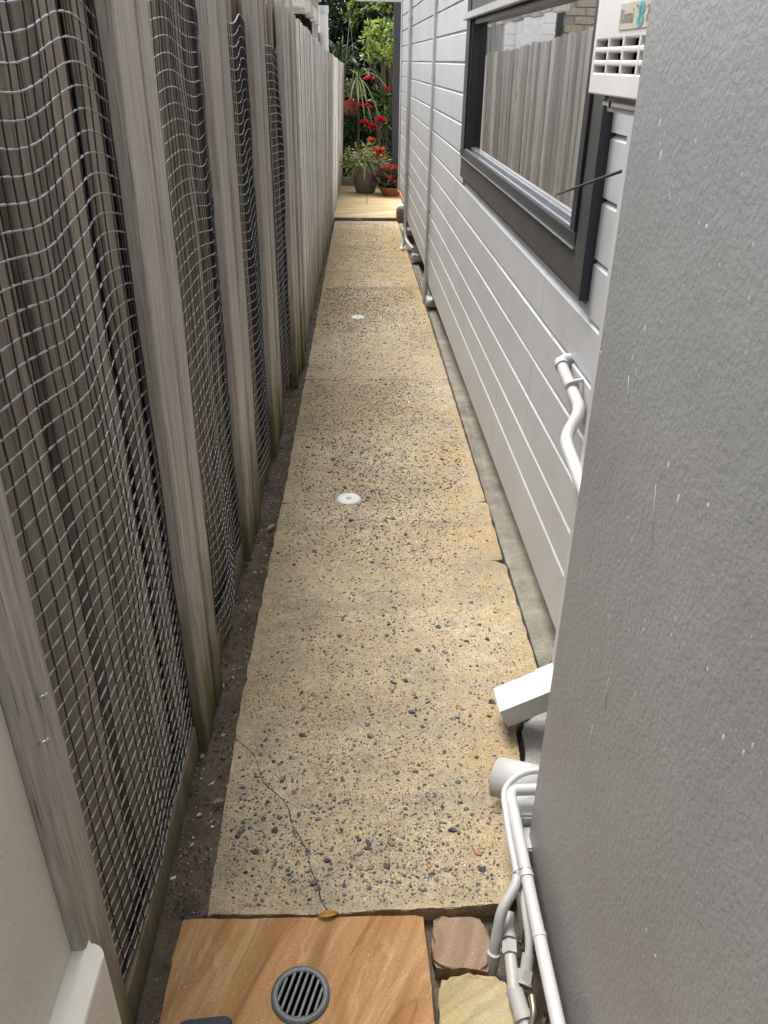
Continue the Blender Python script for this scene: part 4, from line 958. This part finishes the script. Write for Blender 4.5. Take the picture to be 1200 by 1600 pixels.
for k, f in enumerate(((.26, 13.5, .38), (.33, 13.5, .40), (.205, 13.55, .53), (.36, 13.48, .34))):
    co, fa, ccx = [], [], []; flower(co, fa, ccx, f, .085, 40, (.58, .10, .025) if k != 2 else (.40, .10, .05), 80+k, .8); colmesh('flower', np.array(co), fa, np.array(ccx), 'petal', t)
    tb('flower_stem', 'stem_green', t, [tuple(cc3), f], .006, 6)
# terracotta bowl of red flowers
c = (.50, 13.30, gz(13.3)+.031)
t = thing('potted_plant', c, 'low terracotta bowl packed with small red flowers beside the tall pot', 'pot plant')
pot(t, c, [(.0, 0), (.11, .0), (.16, .05), (.185, .10), (.192, .10), (.192, .125), (.175, .125)], 'terracotta', .172)
r = np.random.default_rng(91); n = 520; v = r.normal(size=(n, 3)); v[:, 2] = np.abs(v[:, 2]); v /= np.linalg.norm(v, axis=1, keepdims=True); cc4 = np.array([c[0]-.01, c[1], c[2]+.13]); p = cc4+v*(.10+.16*r.random(n))[:, None]
leaves('foliage', t, p, v+r.normal(0, .5, v.shape), r.uniform(.05, .09, n), r.uniform(.025, .045, n), palc(n, MID+DK, 92), seed=93)
for k in range(22):
    a = r.random()*6.28; e = r.uniform(.25, 1.45); f = cc4+np.array([math.cos(a)*math.cos(e)*.24, math.sin(a)*math.cos(e)*.24, math.sin(e)*.29])
    co, fa, ccx = [], [], []; flower(co, fa, ccx, f, .045, 20, (.62, .03, .05), 100+k, .8); colmesh('flower', np.array(co), fa, np.array(ccx), 'petal', t)
# hanging terracotta pot at the fence end
c = (-.135, 15.15, .80)
t = thing('hanging_pot', c, 'terracotta pot with pale variegated plant hung at the end of the fence', 'pot plant')
pot(t, c, [(.0, 0), (.085, .0), (.125, .16), (.14, .165), (.145, .22), (.13, .22), (.125, .19)], 'terracotta', .12)
r = np.random.default_rng(111); n = 330; v = r.normal(size=(n, 3)); v[:, 2] = np.abs(v[:, 2])*1.2; v /= np.linalg.norm(v, axis=1, keepdims=True); p = np.array([c[0]+.03, c[1], c[2]+.30])+v*(r.random(n)**.5*.19)[:, None]*np.array([1.1, 1, 1.1])
leaves('foliage', t, p, v+r.normal(0, .5, v.shape), r.uniform(.05, .085, n), r.uniform(.03, .05, n), palc(n, [(.42, .47, .27), (.30, .36, .16), (.52, .55, .40), (.16, .22, .07)], 112), seed=113)
for a_, b_ in (((c[0]-.13, c[1], c[2]+.21), (c[0], c[1], 2.2)), ((c[0]+.13, c[1], c[2]+.21), (c[0], c[1], 2.2))): tb('hanger', 'galv', t, [a_, b_], .003, 5)
# a low brick edge behind the pots
t = thing('garden_edging', (.1, 14.6, gz(14.6)), 'low timber garden edging behind the potted plants', 'edging'); bx('sleeper', 'wood_brown', t, -.6, .8, 14.55, 14.65, gz(14.6), gz(14.6)+.16, .006, 1)

# fallen leaves
def litter(x, y, z, L, yaw, col, lab):
    n = 5; co, fa = [], []
    for k in range(n+1):
        s = k/n; w = .19*L*math.sin(math.pi*min(.97, s*.94+.03)); a = (s-.5)*L; h = .10*L*math.sin(math.pi*s)
        for q in (-1, 0, 1): 
            xx, yy = a, q*w; co.append((x+xx*math.cos(yaw)-yy*math.sin(yaw), y+xx*math.sin(yaw)+yy*math.cos(yaw), z+h+abs(q)*.08*L+.002))
    for k in range(n): o = k*3; fa += [(o, o+1, o+4, o+3), (o+1, o+2, o+5, o+4)]
    tag(colmesh('fallen_leaf', np.array(co), fa, np.array([col]*len(co)), 'leaf'), lab, 'leaf', 'fallen leaves')
litter(-.36, 2.88, gz(2.88)-.024, .055, 1.1, (.50, .36, .12), 'curled tan leaf on the soil strip under the second netting')
litter(-.24, 7.05, gz(7)+.003, .085, .3, (.52, .40, .06), 'long yellow leaf on the path near the pale palings')
litter(-.318, 6.25, gz(6.25)+.001, .05, 1.4, (.55, .47, .25), 'small pale leaf against the foot of the pale palings')
litter(.0, 10.98, gz(11)+.004, .07, .1, (.62, .58, .45), 'pale dry leaf resting on the strip drain')
litter(-.07, 1.110, gz(1.11)+.004, .045, .15, (.50, .26, .04), 'small orange leaf in the joint above the sandstone slab')
litter(-.36, 1.45, gz(1.45)-.022, .035, .2, (.40, .28, .15), 'short brown leaf scrap on the soil beside the cracked slab')
litter(.05, 11.75, gz(11.75)+.031, .075, .2, (.85, .84, .80), 'white petal lying on the pale paving')

# dry leaf scraps and twigs on the soil strip
r = np.random.default_rng(201); n = 420; yy = .7+r.random(n)**1.3*8; xx = np.array([r.uniform(fx(y)+.005, xl(max(y, 1.1))+.012) for y in yy]); zz = np.array([gz(y) for y in yy])-.026
d = np.stack([r.normal(size=n), r.normal(size=n), r.uniform(-.1, .25, n)], 1); LL = r.uniform(.006, .022, n)
tag(leaves('leaf_litter', soil, np.stack([xx, yy, zz], 1), d, LL, LL*r.uniform(.10, .5, n), palc(n, [(.30, .21, .12), (.42, .34, .22), (.16, .10, .06), (.60, .56, .46), (.10, .075, .05)], 202), 'petal', .1, .0, 203, .3), kind='stuff')
# weeds and dirt scraps round the buried fittings
n = 160; xx = r.uniform(.255, .39, n); yy = r.uniform(.83, 1.13, n); d = np.stack([r.normal(size=n), r.normal(size=n), r.uniform(0, .8, n)], 1); LL = r.uniform(.008, .03, n)
tag(leaves('leaf_litter', dirt, np.stack([xx, yy, np.array([gz(y) for y in yy])-.042], 1), d, LL, LL*r.uniform(.06, .3, n), palc(n, [(.25, .19, .11), (.34, .28, .18), (.10, .07, .045), (.05, .04, .03)], 206), 'petal', .1, .1, 207, .5), kind='stuff')
def drips(parent, place, n, seed, rmin, rmax, stretch):
    r = np.random.default_rng(seed); bm = bmesh.new()
    for i in range(n):
        p, nrm = place(r); a = r.uniform(rmin, rmax)*(1 if r.random() < .85 else 1.7); st = r.uniform(1, stretch); u = Vector((0, 0, 1)); w_ = nrm.cross(u).normalized()
        ring = [bm.verts.new(p+w_*math.cos(k*math.pi/4)*a*r.uniform(.8, 1.1)+u*math.sin(k*math.pi/4)*a*st) for k in range(8)]; top = bm.verts.new(p+nrm*a*.5)
        for k in range(8): bm.faces.new((ring[k], ring[(k+1) % 8], top))
    o = fin('paint_drips', bm, 'cap_white', parent, True); tag(o, kind='stuff')
CL = [(r.uniform(.55, 1.25), r.uniform(.25, 1.5)) for _ in range(26)]
def pw(r):
    if r.random() < .65: c = CL[r.integers(0, len(CL))]; y, z = c[0]+r.normal(0, .03), c[1]+r.normal(0, .05)
    else: y, z = r.uniform(.35, 1.26), r.uniform(.1, 1.6)
    return Vector((.3925-.0030*(y-1.275) if y < 1.27 else .3935, min(y, 1.268), z)), Vector((-1, 0, 0))
drips(gw, pw, 240, 301, .0009, .0024, 2.8)
def ph(r):
    y = r.uniform(2.05, 4.6); z = r.choice([r.uniform(.30, 1.03), r.normal(.85, .1)]); return Vector((wx(y)-.0004, y, min(max(z, .1), 1.04))), Vector((-1, 0, 0))
drips(house, ph, 170, 302, .0014, .0032, 1.5)

# hairline scratches in the grey render
bm = bmesh.new(); r = np.random.default_rng(401)
for k in range(4):
    y = r.uniform(.55, 1.22); z = r.uniform(.2, 1.3); L = r.uniform(.03, .09); sl_ = r.uniform(.15, .5); xw = .3925-.0030*(y-1.275)-.0008
    tube(bm, [(xw, y, z), (xw-.0003, y-L*sl_*.5, z-L*.5+r.normal(0, .002)), (xw, y-L*sl_, z-L)], [.0003, .0006, .0002], 4)
tag(fin('scratches', bm, 'conduit_grey', gw, True), kind='stuff')
